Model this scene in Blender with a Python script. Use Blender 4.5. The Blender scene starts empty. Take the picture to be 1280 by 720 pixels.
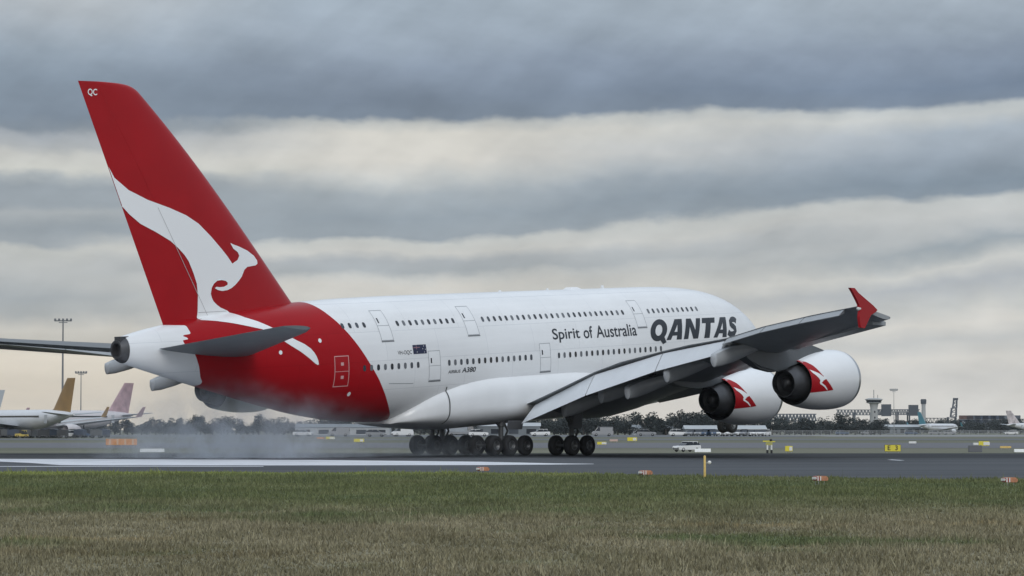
import bpy, bmesh, math, random
import numpy as np
from mathutils import Vector, Matrix

random.seed(7)
rng = np.random.default_rng(7)
C = bpy.context.scene.collection
scene = bpy.context.scene
R = math.radians

# ------------------------------------------------------------------ camera
cam_d = bpy.data.cameras.new("camera")
cam = bpy.data.objects.new("camera", cam_d)
C.objects.link(cam)
cam.location = (0, 0, 1.85)
cam.rotation_euler = (R(90 + 2.81), 0, 0)
cam_d.sensor_width = 36
cam_d.lens = 3581 / 1280 * 36
cam_d.clip_start = 0.5
cam_d.clip_end = 30000
scene.camera = cam

# ------------------------------------------------------------------ sky
world = bpy.data.worlds.new("World")
scene.world = world
world.use_nodes = True
SUN_EL, SUN_AZ = 26.0, 165.0      # azimuth from the view direction, + to the right
def build_sky():
    nt = world.node_tree
    nt.nodes.clear()
    N = lambda t: nt.nodes.new(t)
    lk = nt.links.new
    out = N('ShaderNodeOutputWorld')
    sky = N('ShaderNodeTexSky')
    sky.sky_type = 'NISHITA'
    sky.sun_disc = False
    sky.sun_elevation = R(SUN_EL)
    sky.sun_rotation = R(SUN_AZ)
    bgs = N('ShaderNodeBackground'); bgs.inputs['Strength'].default_value = 0.1
    lk(sky.outputs[0], bgs.inputs['Color'])
    tc = N('ShaderNodeTexCoord')
    sep = N('ShaderNodeSeparateXYZ'); lk(tc.outputs['Generated'], sep.inputs[0])
    def M(op, a, b=None, c=None):
        n = N('ShaderNodeMath'); n.operation = op
        for i, v in enumerate((a, b, c)):
            if v is None: continue
            if isinstance(v, (int, float)): n.inputs[i].default_value = v
            else: lk(v, n.inputs[i])
        return n.outputs[0]
    az = M('ARCTAN2', sep.outputs[0], sep.outputs[1])
    el = M('ARCSINE', sep.outputs[2])
    def noise(su, sv, detail, rough, off=0.0, shear=0.0):
        cb = N('ShaderNodeCombineXYZ')
        u = M('MULTIPLY', az, su)
        v = M('MULTIPLY', el, sv)
        if shear: u = M('ADD', u, M('MULTIPLY', el, shear))
        lk(u, cb.inputs[0]); lk(v, cb.inputs[1]); cb.inputs[2].default_value = off
        n = N('ShaderNodeTexNoise'); n.inputs['Scale'].default_value = 1
        n.inputs['Detail'].default_value = detail; n.inputs['Roughness'].default_value = rough
        lk(cb.outputs[0], n.inputs['Vector'])
        return M('SUBTRACT', n.outputs[0], 0.5)
    px = M('MULTIPLY', el, 3581.0)
    # each cloud deck wanders up and down slowly, with lumps and ragged small detail
    w1 = M('MULTIPLY', noise(7, 22, 2, .5, 3.1), 26)
    w2 = M('MULTIPLY', noise(26, 46, 4, .5, 9.7, 14), 32)
    w3 = M('MULTIPLY', noise(75, 120, 5, .58, 15.3), 17)
    # the decks sink towards the left, the middle one most
    xr = M('DIVIDE', M('ADD', M('MULTIPLY', az, 3581.0), 140.0), 700.0)
    t = M('MINIMUM', M('MAXIMUM', xr, 0.0), 1.6)
    shift = M('MAXIMUM', 0.0, M('SUBTRACT', 49.0, M('MULTIPLY', M('ABSOLUTE', M('SUBTRACT', px, 262.0)), .17)))
    v = M('SUBTRACT', M('ADD', px, M('ADD', w1, M('ADD', w2, w3))), M('MULTIPLY', t, shift))
    v = M('MULTIPLY', v, 1 / 640.0)
    def lin(c): return tuple(((x / 255 + .055) / 1.055) ** 2.4 if x > 10 else x / 255 / 12.92 for x in c) + (1,)
    def deck(stops):
        ramp = N('ShaderNodeValToRGB'); lk(v, ramp.inputs[0])
        el_ = ramp.color_ramp.elements
        while len(el_) > 1: el_.remove(el_[-1])
        el_[0].position = max(0, stops[0][0] / 640); el_[0].color = lin(stops[0][1])
        for p, c in stops[1:]:
            e = el_.new(min(1, p / 640)); e.color = lin(c)
        return ramp.outputs[0]
    west = deck([(0, (223, 211, 192)), (56, (214, 205, 190)), (90, (222, 214, 200)), (106, (190, 187, 180)), (124, (204, 201, 194)), (146, (172, 176, 178)), (164, (166, 172, 177)), (201, (188, 190, 190)), (222, (190, 192, 190)), (230, (158, 165, 172)), (246, (150, 158, 166)), (266, (168, 173, 177)), (276, (152, 160, 168)), (301, (150, 158, 166)), (312, (170, 176, 180)), (321, (206, 206, 200)), (339, (200, 200, 196)), (351, (175, 178, 180)), (364, (165, 170, 176)), (374, (128, 138, 150)), (386, (125, 137, 152)), (426, (135, 148, 163)), (466, (150, 162, 175)), (506, (168, 176, 184)), (536, (175, 180, 184))])
    mid = deck([(0, (223, 214, 201)), (46, (211, 206, 197)), (74, (219, 213, 203)), (96, (200, 199, 195)), (118, (214, 210, 202)), (136, (188, 190, 190)), (152, (206, 205, 200)), (178, (205, 203, 198)), (186, (196, 197, 195)), (196, (165, 171, 176)), (208, (170, 175, 180)), (220, (200, 200, 197)), (232, (196, 198, 196)), (240, (150, 159, 168)), (266, (145, 155, 165)), (291, (160, 168, 175)), (308, (190, 193, 193)), (331, (214, 211, 204)), (361, (216, 213, 205)), (376, (190, 192, 190)), (384, (122, 134, 150)), (406, (120, 132, 149)), (446, (135, 147, 164)), (486, (152, 164, 178)), (536, (160, 172, 184))])
    east = deck([(0, (219, 216, 210)), (25.4, (217, 214, 208)), (50.3, (203, 202, 199)), (70.2, (213, 211, 206)), (88.5, (194, 196, 196)), (106.8, (214, 212, 207)), (123.4, (194, 196, 195)), (143.3, (174, 179, 185)), (159.9, (200, 201, 199)), (171.5, (170, 176, 180)), (179.8, (155, 164, 172)), (191.4, (180, 184, 187)), (212.2, (192, 194, 194)), (234.1, (188, 191, 191)), (244.6, (130, 142, 155)), (258.6, (125, 138, 152)), (299.6, (148, 159, 172)), (340.5, (165, 175, 186)), (362.8, (190, 194, 195)), (374.5, (185, 190, 192)), (383.8, (118, 131, 149)), (404.9, (113, 127, 147)), (457.5, (135, 147, 164)), (486.8, (155, 167, 181)), (533.6, (170, 181, 192))])
    def blend(f, c1, c2):
        n = N('ShaderNodeMixRGB'); lk(f, n.inputs[0]); lk(c1, n.inputs[1]); lk(c2, n.inputs[2]); return n.outputs[0]
    fw = N('ShaderNodeMapRange'); fw.interpolation_type = 'SMOOTHSTEP'; lk(M('ADD', az, M('MULTIPLY', noise(9, 26, 3, .5, 77.0), .12)), fw.inputs[0]); fw.inputs[1].default_value = -.155; fw.inputs[2].default_value = -.06
    fe = N('ShaderNodeMapRange'); lk(M('ADD', az, M('MULTIPLY', noise(9, 26, 3, .5, 87.0), .12)), fe.inputs[0]); fe.inputs[1].default_value = -.01; fe.inputs[2].default_value = .15
    cloud = blend(fe.outputs[0], blend(fw.outputs[0], west, mid), east)
    # soft billows and hanging wisps inside the decks, stronger higher up where the clouds are nearer
    amp = N('ShaderNodeMapRange'); lk(px, amp.inputs[0]); amp.inputs[1].default_value = 100; amp.inputs[2].default_value = 460
    amp.inputs[3].default_value = .40; amp.inputs[4].default_value = .74
    s1 = M('MULTIPLY_ADD', M('MULTIPLY', noise(15, 30, 5, .52, 21.0, 16), amp.outputs[0]), 1.0, 1.0)
    s2 = M('MULTIPLY_ADD', M('MULTIPLY', noise(60, 42, 4, .5, 41.0, -60), amp.outputs[0]), .42, 1.0)
    s2 = M('MULTIPLY', s2, M('MULTIPLY_ADD', noise(34, 150, 6, .6, 53.0, 20), .16, 1.0))
    mul = N('ShaderNodeMixRGB'); mul.blend_type = 'MULTIPLY'; mul.inputs[0].default_value = 1
    cbm = N('ShaderNodeCombineXYZ')
    k = M('MULTIPLY', s1, s2)
    for i in range(3): lk(k, cbm.inputs[i])
    lk(cloud, mul.inputs[1]); lk(cbm.outputs[0], mul.inputs[2])
    # above the frame the overcast is thinner and brighter
    mr = N('ShaderNodeMapRange'); mr.interpolation_type = 'SMOOTHSTEP'
    lk(el, mr.inputs[0]); mr.inputs[1].default_value = R(10.5); mr.inputs[2].default_value = R(35)
    top = N('ShaderNodeMixRGB'); lk(mr.outputs[0], top.inputs[0]); lk(mul.outputs[0], top.inputs[1])
    top.inputs[2].default_value = (.76, .86, .98, 1)
    bgc = N('ShaderNodeBackground'); lk(top.outputs[0], bgc.inputs['Color']); bgc.inputs['Strength'].default_value = 1.0
    mix = N('ShaderNodeMixShader'); mix.inputs[0].default_value = 0.95
    lk(bgs.outputs[0], mix.inputs[1]); lk(bgc.outputs[0], mix.inputs[2])
    lk(mix.outputs[0], out.inputs['Surface'])
build_sky()

sun_d = bpy.data.lights.new("sun", 'SUN')
sun_d.energy = 0.88
sun_d.angle = R(25)
sun_d.color = (1.0, 0.975, 0.94)
sun = bpy.data.objects.new("sun", sun_d)
C.objects.link(sun)
_sd = Vector((math.sin(R(SUN_AZ)) * math.cos(R(SUN_EL)), math.cos(R(SUN_AZ)) * math.cos(R(SUN_EL)), math.sin(R(SUN_EL))))
sun.rotation_euler = _sd.to_track_quat('Z', 'Y').to_euler()

scene.view_settings.view_transform = 'Standard'
scene.view_settings.look = 'None'
scene.view_settings.gamma = 1
scene.view_settings.exposure = 0.0
scene.cycles.max_bounces = 6
scene.cycles.volume_bounces = 4
scene.cycles.use_denoising = True

# ------------------------------------------------------------------ helpers
def tag(o, label=None, cat=None, group=None, kind=None):
    if label: o["label"] = label
    if cat: o["category"] = cat
    if group: o["group"] = group
    if kind: o["kind"] = kind
    return o
def empty(name, loc=(0, 0, 0), rz=0.0, parent=None):
    o = bpy.data.objects.new(name, None)
    C.objects.link(o)
    o.location = loc
    o.rotation_euler = (0, 0, rz)
    o.parent = parent
    return o
def link(name, me, parent=None, loc=None):
    o = bpy.data.objects.new(name, me)
    C.objects.link(o)
    if parent: o.parent = parent
    if loc is not None: o.location = loc
    return o
def finish(bm, name, mats, parent=None, smooth=True, loc=None, recalc=True, sharp=35):
    if recalc: bmesh.ops.recalc_face_normals(bm, faces=bm.faces[:])
    if smooth:
        lim = R(sharp)
        for f in bm.faces: f.smooth = True
        for e in bm.edges:
            if len(e.link_faces) == 2 and e.calc_face_angle(0) > lim: e.smooth = False
    me = bpy.data.meshes.new(name)
    bm.to_mesh(me); bm.free()
    for m in (mats if isinstance(mats, (list, tuple)) else [mats]): me.materials.append(m)
    return link(name, me, parent, loc)
def add_loft(bm, rings, cap0=True, cap1=True, closed=True, mi=0):
    vs = [[bm.verts.new(p) for p in r] for r in rings]
    n = len(rings[0])
    for a, b in zip(vs[:-1], vs[1:]):
        for i in range(n if closed else n - 1):
            j = (i + 1) % n
            f = bm.faces.new((a[i], a[j], b[j], b[i])); f.material_index = mi
    if cap0: bm.faces.new(vs[0][::-1]).material_index = mi
    if cap1: bm.faces.new(vs[-1]).material_index = mi
    return vs
def add_box(bm, c, s, rot=None, mi=0):
    m = Matrix.Translation(Vector(c)) @ (rot.to_4x4() if rot else Matrix.Identity(4)) @ Matrix.Diagonal((s[0], s[1], s[2], 1))
    r = bmesh.ops.create_cube(bm, size=1, matrix=m)
    for v in r['verts']:
        for f in v.link_faces: f.material_index = mi
def add_tube(bm, a, b, r0, r1=None, n=10, mi=0):
    a, b = Vector(a), Vector(b)
    r1 = r0 if r1 is None else r1
    q = (b - a).to_track_quat('Z', 'Y').to_matrix()
    ring = lambda p, r: [p + q @ Vector((r * math.cos(2 * math.pi * i / n), r * math.sin(2 * math.pi * i / n), 0)) for i in range(n)]
    add_loft(bm, [ring(a, r0), ring(b, r1)], mi=mi)
def add_lathe(bm, prof, axis='X', n=48, mi=None, cap=False, c=(0, 0, 0)):
    """prof: list of (axial, radius); mi: list of material index per segment"""
    c = Vector(c)
    rows = []
    for a, r in prof:
        row = []
        for i in range(n):
            t = 2 * math.pi * i / n
            x, y = r * math.cos(t), r * math.sin(t)
            p = {'X': (a, x, y), 'Y': (x, a, y), 'Z': (x, y, a)}[axis]
            row.append(bm.verts.new(c + Vector(p)))
        rows.append(row)
    for k, (p, q) in enumerate(zip(rows[:-1], rows[1:])):
        for i in range(n):
            j = (i + 1) % n
            f = bm.faces.new((p[i], p[j], q[j], q[i]))
            if mi: f.material_index = mi[k]
    if cap:
        bm.faces.new(rows[0][::-1]); bm.faces.new(rows[-1])
def add_prism(bm, poly, to3, t0, t1, mi=0):
    """polygon in 2-D extruded between offsets t0 and t1; to3(u, v, t) gives the point"""
    a = [bm.verts.new(to3(u, v, t0)) for u, v in poly]
    b = [bm.verts.new(to3(u, v, t1)) for u, v in poly]
    n = len(poly)
    for i in range(n):
        j = (i + 1) % n
        bm.faces.new((a[i], a[j], b[j], b[i])).material_index = mi
    bm.faces.new(a[::-1]).material_index = mi
    bm.faces.new(b).material_index = mi

# ------------------------------------------------------------------ materials
def mat(name, col, rough=.5, metal=0.0, coat=0.0, noise=0.0, nscale=1.0, spec=.5):
    m = bpy.data.materials.new(name)
    m.use_nodes = True
    nt = m.node_tree
    b = nt.nodes['Principled BSDF']
    b.inputs['Base Color'].default_value = (*col, 1)
    b.inputs['Roughness'].default_value = rough
    b.inputs['Metallic'].default_value = metal
    b.inputs['Coat Weight'].default_value = coat
    b.inputs['Coat Roughness'].default_value = .08
    b.inputs['Specular IOR Level'].default_value = spec
    if noise:
        tc = nt.nodes.new('ShaderNodeTexCoord')
        n = nt.nodes.new('ShaderNodeTexNoise'); n.inputs['Scale'].default_value = nscale; n.inputs['Detail'].default_value = 6
        nt.links.new(tc.outputs['Object'], n.inputs['Vector'])
        mr = nt.nodes.new('ShaderNodeMapRange')
        mr.inputs[1].default_value = .3; mr.inputs[2].default_value = .7
        mr.inputs[3].default_value = 1 - noise; mr.inputs[4].default_value = 1 + noise
        nt.links.new(n.outputs[0], mr.inputs[0])
        mx = nt.nodes.new('ShaderNodeMixRGB'); mx.blend_type = 'MULTIPLY'; mx.inputs[0].default_value = 1
        mx.inputs[1].default_value = (*col, 1)
        nt.links.new(mr.outputs[0], mx.inputs[2])
        nt.links.new(mx.outputs[0], b.inputs['Base Color'])
        mr2 = nt.nodes.new('ShaderNodeMapRange')
        mr2.inputs[3].default_value = rough * .8; mr2.inputs[4].default_value = min(1, rough * 1.25)
        nt.links.new(n.outputs[0], mr2.inputs[0]); nt.links.new(mr2.outputs[0], b.inputs['Roughness'])
    return m
WHITE = (.80, .81, .82)
RED = (.36, .006, .011)
m_white = mat('white_paint', WHITE, .3, coat=.35, noise=.03, nscale=.6)
m_red = mat('red_paint', RED, .32, coat=.06, noise=.06, nscale=.5, spec=.2)
m_decal_white = mat('white_emblem', (.86, .87, .88), .35, coat=.2)
m_dark_text = mat('charcoal_lettering', (.012, .017, .026), .35)
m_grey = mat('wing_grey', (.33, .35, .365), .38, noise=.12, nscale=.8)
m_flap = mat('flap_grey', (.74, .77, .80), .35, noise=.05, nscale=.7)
m_dkgrey = mat('dark_grey', (.06, .065, .07), .5, noise=.15, nscale=2)
m_black = mat('black', (.012, .012, .013), .55)
m_glass = mat('cabin_glass', (.012, .016, .024), .08)
m_metal = mat('bare_metal', (.55, .56, .58), .32, metal=1.0)
m_titan = mat('nozzle_metal', (.10, .10, .105), .42, metal=.7, noise=.2, nscale=2)
m_rubber = mat('tyre_rubber', (.014, .014, .015), .8, noise=.25, nscale=4)
m_hub = mat('wheel_hub', (.13, .135, .14), .4, metal=.6)
m_strut = mat('gear_grey', (.085, .09, .095), .45)
m_line = mat('panel_line', (.30, .32, .34), .5)
m_sill = mat('door_sill', (.16, .17, .18), .5)
# ------------------------------------------------------------------ airliner
def pchip(pts):
    x = np.array([a for a, b in pts], float); y = np.array([b for a, b in pts], float)
    h = np.diff(x); d = np.diff(y) / h; m = np.zeros(len(x)); m[0] = d[0]; m[-1] = d[-1]
    for i in range(1, len(x) - 1):
        if d[i-1] * d[i] > 0:
            w1 = 2*h[i] + h[i-1]; w2 = h[i] + 2*h[i-1]; m[i] = (w1 + w2) / (w1/d[i-1] + w2/d[i])
    def f(t):
        t = min(max(t, x[0]), x[-1]); i = int(np.clip(np.searchsorted(x, t) - 1, 0, len(x) - 2)); u = (t - x[i]) / h[i]
        return (1+2*u)*(1-u)**2*y[i] + u*(1-u)**2*h[i]*m[i] + u*u*(3-2*u)*y[i+1] + u*u*(u-1)*h[i]*m[i+1]
    return f
# aircraft frame: s metres aft of the nose, y to starboard, z above the cabin axis
TOP = pchip([(0,-1.75),(0.15,-1.2),(.5,-.75),(1,-.25),(2,.55),(3,1.3),(4,2.0),(5.5,2.75),(7.5,3.4),(10,3.84),(13,4.08),(16,4.16),(44,4.2),(50,4.15),(55,3.97),(60,3.65),(65,3.1),(68,2.7),(70.4,2.25)])
BOT = pchip([(0,-1.75),(.15,-2.2),(.5,-2.6),(1,-2.95),(2,-3.4),(3.5,-3.8),(6,-4.1),(9,-4.2),(44,-4.2),(47,-4.15),(50,-3.95),(54,-3.35),(58,-2.42),(62,-1.4),(66,-.35),(70.4,.85)])
HWF = pchip([(0,0.05),(.15,.45),(.5,.85),(1,1.25),(2,1.85),(3,2.3),(5,2.9),(7,3.27),(9,3.48),(11,3.57),(44,3.57),(48,3.52),(52,3.32),(56,2.95),(60,2.4),(64,1.75),(68,1.05),(70.4,.6)])
FRF = pchip([(0,.5),(8,.43),(46,.43),(70.4,.5)])
NS = 2.2
def sect(s):
    zt, zb = TOP(s), BOT(s)
    return zt, zb, zb + (zt - zb) * FRF(s), HWF(s)
def fus_half(s, z):
    zt, zb, zm, w = sect(s)
    if z >= zt or z <= zb: return 0.0
    h = zt - zm if z > zm else zm - zb
    return w * (1 - (abs(z - zm) / h) ** NS) ** (1 / NS)
FLE = pchip([(1.5,52.6),(4.02,54.8),(16.9,67.5),(17.25,67.95),(17.48,68.5),(17.6,69.3),(17.65,70.4)])
FTE = lambda z: 66.37 + (z - 2.95) * (72.68 - 66.37) / (17.61 - 2.95)
def naca(u, t=.1):
    u = min(max(u, 0), 1)
    return 5*t*(.2969*u**.5 - .126*u - .3516*u*u + .2843*u**3 - .1036*u**4)
def fin_half(s, z):
    if z < 1.5 or z > 17.66: return 0.0
    a, b = FLE(z), FTE(z)
    if s <= a or s >= b: return 0.0
    return naca((s - a) / (b - a)) * (b - a) + .01
def skin(s, z): return max(fus_half(s, z), fin_half(s, z))

HEAD = R(51.91); PITCH = R(3.46); GZ = 0.57
plane = empty('airliner', (-1.68, 200.2, GZ))
plane.rotation_euler = (0, -PITCH, HEAD)
tag(plane, 'huge white and red double deck airliner touching down with its nose raised', 'airliner')
def L(s, y, z): return Vector((35 - s, -y, z + 6.6))

# --- fuselage with the painted red tail band
def maprange_(nt, v, lo, hi):
    n = nt.nodes.new('ShaderNodeMapRange'); nt.links.new(v, n.inputs[0]); n.inputs[3].default_value = lo; n.inputs[4].default_value = hi; return n.outputs[0]
def fuselage_material():
    m = bpy.data.materials.new('fuselage_paint'); m.use_nodes = True
    nt = m.node_tree; b = nt.nodes['Principled BSDF']; lk = nt.links.new
    N = nt.nodes.new
    tc = N('ShaderNodeTexCoord'); sp = N('ShaderNodeSeparateXYZ'); lk(tc.outputs['Object'], sp.inputs[0])
    def M(op, a, bb=None):
        n = N('ShaderNodeMath'); n.operation = op
        for i, v in enumerate((a, bb)):
            if v is None: continue
            if isinstance(v, (int, float)): n.inputs[i].default_value = v
            else: lk(v, n.inputs[i])
        return n.outputs[0]
    s = M('SUBTRACT', 35.0, sp.outputs[0]); z = M('SUBTRACT', sp.outputs[2], 6.6)
    zn = M('DIVIDE', M('ADD', z, 5.0), 10.0)
    def curve(pts, lo, hi):
        fc = N('ShaderNodeFloatCurve'); c = fc.mapping.curves[0]
        c.points[0].location = ((pts[0][0] + 5) / 10, (pts[0][1] - lo) / (hi - lo))
        c.points[1].location = ((pts[-1][0] + 5) / 10, (pts[-1][1] - lo) / (hi - lo))
        for p in pts[1:-1]: c.points.new((p[0] + 5) / 10, (p[1] - lo) / (hi - lo))
        fc.mapping.update()
        lk(zn, fc.inputs['Value'])
        return M('ADD', M('MULTIPLY', fc.outputs[0], hi - lo), lo)
    front = curve([(-5,45.6),(-3.94,47.2),(-3.03,48.55),(-2.04,49.57),(-1.07,50.36),(-.26,51.0),(.7,51.72),(1.72,52.5),(2.62,53.2),(3.43,53.8),(4.0,54.1),(5,54.3)], 44, 56)
    rear = curve([(-5,63.0),(-.9,63.85),(-.28,64.5),(.47,64.95),(1.2,65.35),(1.83,66.0),(1.95,66.0),(2.0,65.62),(2.12,65.7),(2.2,65.9),(2.28,65.75),(2.32,65.32),(2.6,65.28),(2.84,65.28),(2.92,66.6),(5,68)], 60, 70)
    red = M('MULTIPLY', M('GREATER_THAN', s, front), M('LESS_THAN', s, rear))
    n = N('ShaderNodeTexNoise'); n.inputs['Scale'].default_value = .5; n.inputs['Detail'].default_value = 6
    lk(tc.outputs['Object'], n.inputs['Vector'])
    # faint frame-to-frame panel tone and grime streaks along the belly
    mp = N('ShaderNodeMapping'); mp.inputs['Scale'].default_value = (.12, 1, 1.6); lk(tc.outputs['Object'], mp.inputs[0])
    n2 = N('ShaderNodeTexNoise'); n2.inputs['Scale'].default_value = 1.0; n2.inputs['Detail'].default_value = 5; lk(mp.outputs[0], n2.inputs['Vector'])
    br = N('ShaderNodeTexBrick'); br.inputs['Scale'].default_value = 1; br.inputs['Mortar Size'].default_value = .012
    br.inputs['Brick Width'].default_value = 5.2; br.inputs['Row Height'].default_value = 1.9; br.inputs['Mortar Smooth'].default_value = 0
    cb = N('ShaderNodeCombineXYZ'); lk(s, cb.inputs[0]); lk(z, cb.inputs[1]); lk(cb.outputs[0], br.inputs['Vector'])
    br.inputs['Color1'].default_value = (1,1,1,1); br.inputs['Color2'].default_value = (.975,.975,.975,1); br.inputs['Mortar'].default_value = (.76,.77,.79,1)
    k = M('ADD', M('MULTIPLY', M('SUBTRACT', n.outputs[0], .5), .10), M('ADD', 1.0, M('MULTIPLY', M('SUBTRACT', n2.outputs[0], .5), .20)))
    mx = N('ShaderNodeMixRGB'); lk(red, mx.inputs[0]); mx.inputs[1].default_value = (*WHITE, 1); mx.inputs[2].default_value = (*RED, 1)
    m1 = N('ShaderNodeMixRGB'); m1.blend_type = 'MULTIPLY'; m1.inputs[0].default_value = 1; lk(mx.outputs[0], m1.inputs[1]); lk(br.outputs[0], m1.inputs[2])
    m2 = N('ShaderNodeMixRGB'); m2.blend_type = 'MULTIPLY'; m2.inputs[0].default_value = 1; lk(m1.outputs[0], m2.inputs[1]); lk(k, m2.inputs[2])
    lk(m2.outputs[0], b.inputs['Base Color'])
    b.inputs['Roughness'].default_value = .3; lk(maprange_(nt, red, .12, .0), b.inputs['Coat Weight']); lk(maprange_(nt, red, .3, .10), b.inputs['Specular IOR Level']); b.inputs['Coat Roughness'].default_value = .08
    return m
m_fus = fuselage_material()
NSEG = 112
ss = sorted(set(list(np.round(np.concatenate([np.array([0,.05,.12,.22,.35,.5,.7,.9,1.2,1.5,1.9,2.3,2.8,3.3,3.9,4.5,5.2,6,6.8,7.6,8.4,9.2,10,11,12,13,14.5,16]), np.arange(18, 44, 2.0), np.arange(44, 69.6, .8), [69.9]]), 3))))
def fus_ring(s, k=1.0):
    zt, zb, zm, w = sect(s); out = []
    for i in range(NSEG):
        t = 2 * math.pi * i / NSEG; c, sn = math.cos(t), math.sin(t); e = 2 / NS
        y = w * k * math.copysign(abs(sn) ** e, sn)
        z = zm + k * ((zt - zm) * abs(c) ** e if c > 0 else -(zm - zb) * abs(c) ** e)
        out.append(L(s, y, z))
    return out
bm = bmesh.new(); add_loft(bm, [fus_ring(float(s)) for s in ss])
fus = finish(bm, 'fuselage', m_fus, plane, sharp=50)
# exhaust of the auxiliary power unit in the tail tip
bm = bmesh.new()
add_loft(bm, [fus_ring(69.92, .995), fus_ring(70.1, .95), fus_ring(70.4, .78), fus_ring(70.4, .60), fus_ring(70.0, .5)], cap0=True)
add_box(bm, L(70.0, .1, 2.16), (.7, .5, .36))
finish(bm, 'tail_exhaust', m_titan, plane)

# --- belly fairing
def fair_ring(s):
    u = FAIRW(s); zt = FAIRT(s); zb = FAIRB(s); zm = (zt + zb) / 2 - .25; out = []
    n = 72; e = 2 / 2.9
    for i in range(n):
        t = 2 * math.pi * i / n; c, sn = math.cos(t), math.sin(t)
        out.append(L(s, u * math.copysign(abs(sn) ** e, sn), zm + ((zt - zm) * abs(c) ** e if c > 0 else -(zm - zb) * abs(c) ** e)))
    return out
FAIRW = pchip([(15.5,1.2),(17,2.6),(20,3.5),(24,3.86),(38,3.92),(41,3.8),(44,3.45),(46,2.7),(47.4,1.3)])
FAIRT = pchip([(15.5,-4.05),(17,-3.7),(20,-2.6),(24,-1.6),(30,-.9),(38,-.9),(41,-1.1),(43,-1.5),(45,-2.2),(46.5,-3.2),(47.4,-4.0)])
FAIRB = pchip([(15.5,-4.25),(18,-4.5),(22,-4.85),(26,-5.0),(41,-5.0),(44,-4.75),(46.5,-4.4),(47.4,-4.2)])
bm = bmesh.new(); add_loft(bm, [fair_ring(s) for s in np.concatenate([np.arange(15.5, 20, .5), np.arange(20, 40, 1.0), np.arange(40, 47.41, .3)])])
fairing = finish(bm, 'belly_fairing', m_white, plane, sharp=60)

# --- decals laid on a skin function
def drape(bm, surf, off, step_z=.2, step_s=.6):
    """bm holds flat faces with co = (s, z, 0); slices them and lays them on the skin"""
    vs = [v.co.copy() for v in bm.verts]
    s0, s1 = min(v.x for v in vs), max(v.x for v in vs); z0, z1 = min(v.y for v in vs), max(v.y for v in vs)
    for k in range(1, int((z1 - z0) / step_z) + 1):
        bmesh.ops.bisect_plane(bm, geom=bm.verts[:] + bm.edges[:] + bm.faces[:], plane_co=(0, z0 + k * step_z, 0), plane_no=(0, 1, 0))
    for k in range(1, int((s1 - s0) / step_s) + 1):
        bmesh.ops.bisect_plane(bm, geom=bm.verts[:] + bm.edges[:] + bm.faces[:], plane_co=(s0 + k * step_s, 0, 0), plane_no=(1, 0, 0))
    for v in bm.verts:
        s, z = v.co.x, v.co.y
        v.co = L(s, surf(s, z) + off, z)
def face_out(bm):
    bm.normal_update()
    for f in bm.faces:
        if f.normal.y > 0: f.normal_flip()
def poly_decal(name, polys, surf, m, parent, off=.014, step_z=.2, step_s=.6, mats=None, label=None):
    bm = bmesh.new()
    for k, poly in enumerate(polys):
        f = bm.faces.new([bm.verts.new((a, b, 0)) for a, b in poly])
        f.material_index = mats[k] if mats else 0
    bm.normal_update()
    bmesh.ops.triangulate(bm, faces=bm.faces[:])
    drape(bm, surf, off, step_z, step_s)
    face_out(bm)
    o = finish(bm, name, m, parent, recalc=False, sharp=60)
    if label: o['label'] = label
    return o
def text_decal(name, body, s0, s1, z0, z1, surf, m, parent, shear=0.0, bold=0.0, off=.016, flip=False, space=1.0, label=None):
    cu = bpy.data.curves.new('tmp_text', 'FONT'); cu.body = body; cu.shear = shear; cu.offset = bold; cu.resolution_u = 5; cu.space_character = space
    o = bpy.data.objects.new('tmp_text', cu); C.objects.link(o)
    me = bpy.data.meshes.new_from_object(o.evaluated_get(bpy.context.evaluated_depsgraph_get()))
    bpy.data.objects.remove(o); bpy.data.curves.remove(cu)
    bm = bmesh.new(); bm.from_mesh(me); bpy.data.meshes.remove(me)
    xs = [v.co.x for v in bm.verts]; ys = [v.co.y for v in bm.verts]
    xa, xb, ya, yb = min(xs), max(xs), min(ys), max(ys)
    for v in bm.verts:
        v.co = (s0 + (v.co.x - xa) / (xb - xa) * (s1 - s0), z0 + (v.co.y - ya) / (yb - ya) * (z1 - z0), 0)
    drape(bm, surf, off)
    face_out(bm)
    o = finish(bm, name, m, parent, recalc=False, sharp=60)
    if label: o['label'] = label
    return o

# --- tail fin and rudder
def fin_rings(u0, u1, zs, n=14):
    rings = []
    for z in zs:
        a, b = FLE(z), FTE(z); c = b - a
        us = [u0 + (u1 - u0) * (0.5 - 0.5 * math.cos(math.pi * i / n)) for i in range(n + 1)]
        up = [(a + u * c, naca(u) * c + .004) for u in us]
        rings.append([L(s, y, z) for s, y in up] + [L(s, -y, z) for s, y in up[::-1]])
    return rings
fz = list(np.arange(1.5, 16.9, .7)) + [16.9, 17.1, 17.25, 17.38, 17.48, 17.55, 17.6, 17.65]
bm = bmesh.new(); add_loft(bm, fin_rings(0, .6985, fz)); fin = finish(bm, 'tail_fin', m_red, plane, sharp=50)
bm = bmesh.new(); add_loft(bm, fin_rings(.70, 1, [z for z in fz if 2.6 < z < 10.1] + [10.15], 8)); finish(bm, 'rudder', m_red, fin, sharp=50)
bm = bmesh.new(); add_loft(bm, fin_rings(.70, 1, [10.2] + [z for z in fz if z > 10.3], 8)); finish(bm, 'rudder', m_red, fin, sharp=50)
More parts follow.
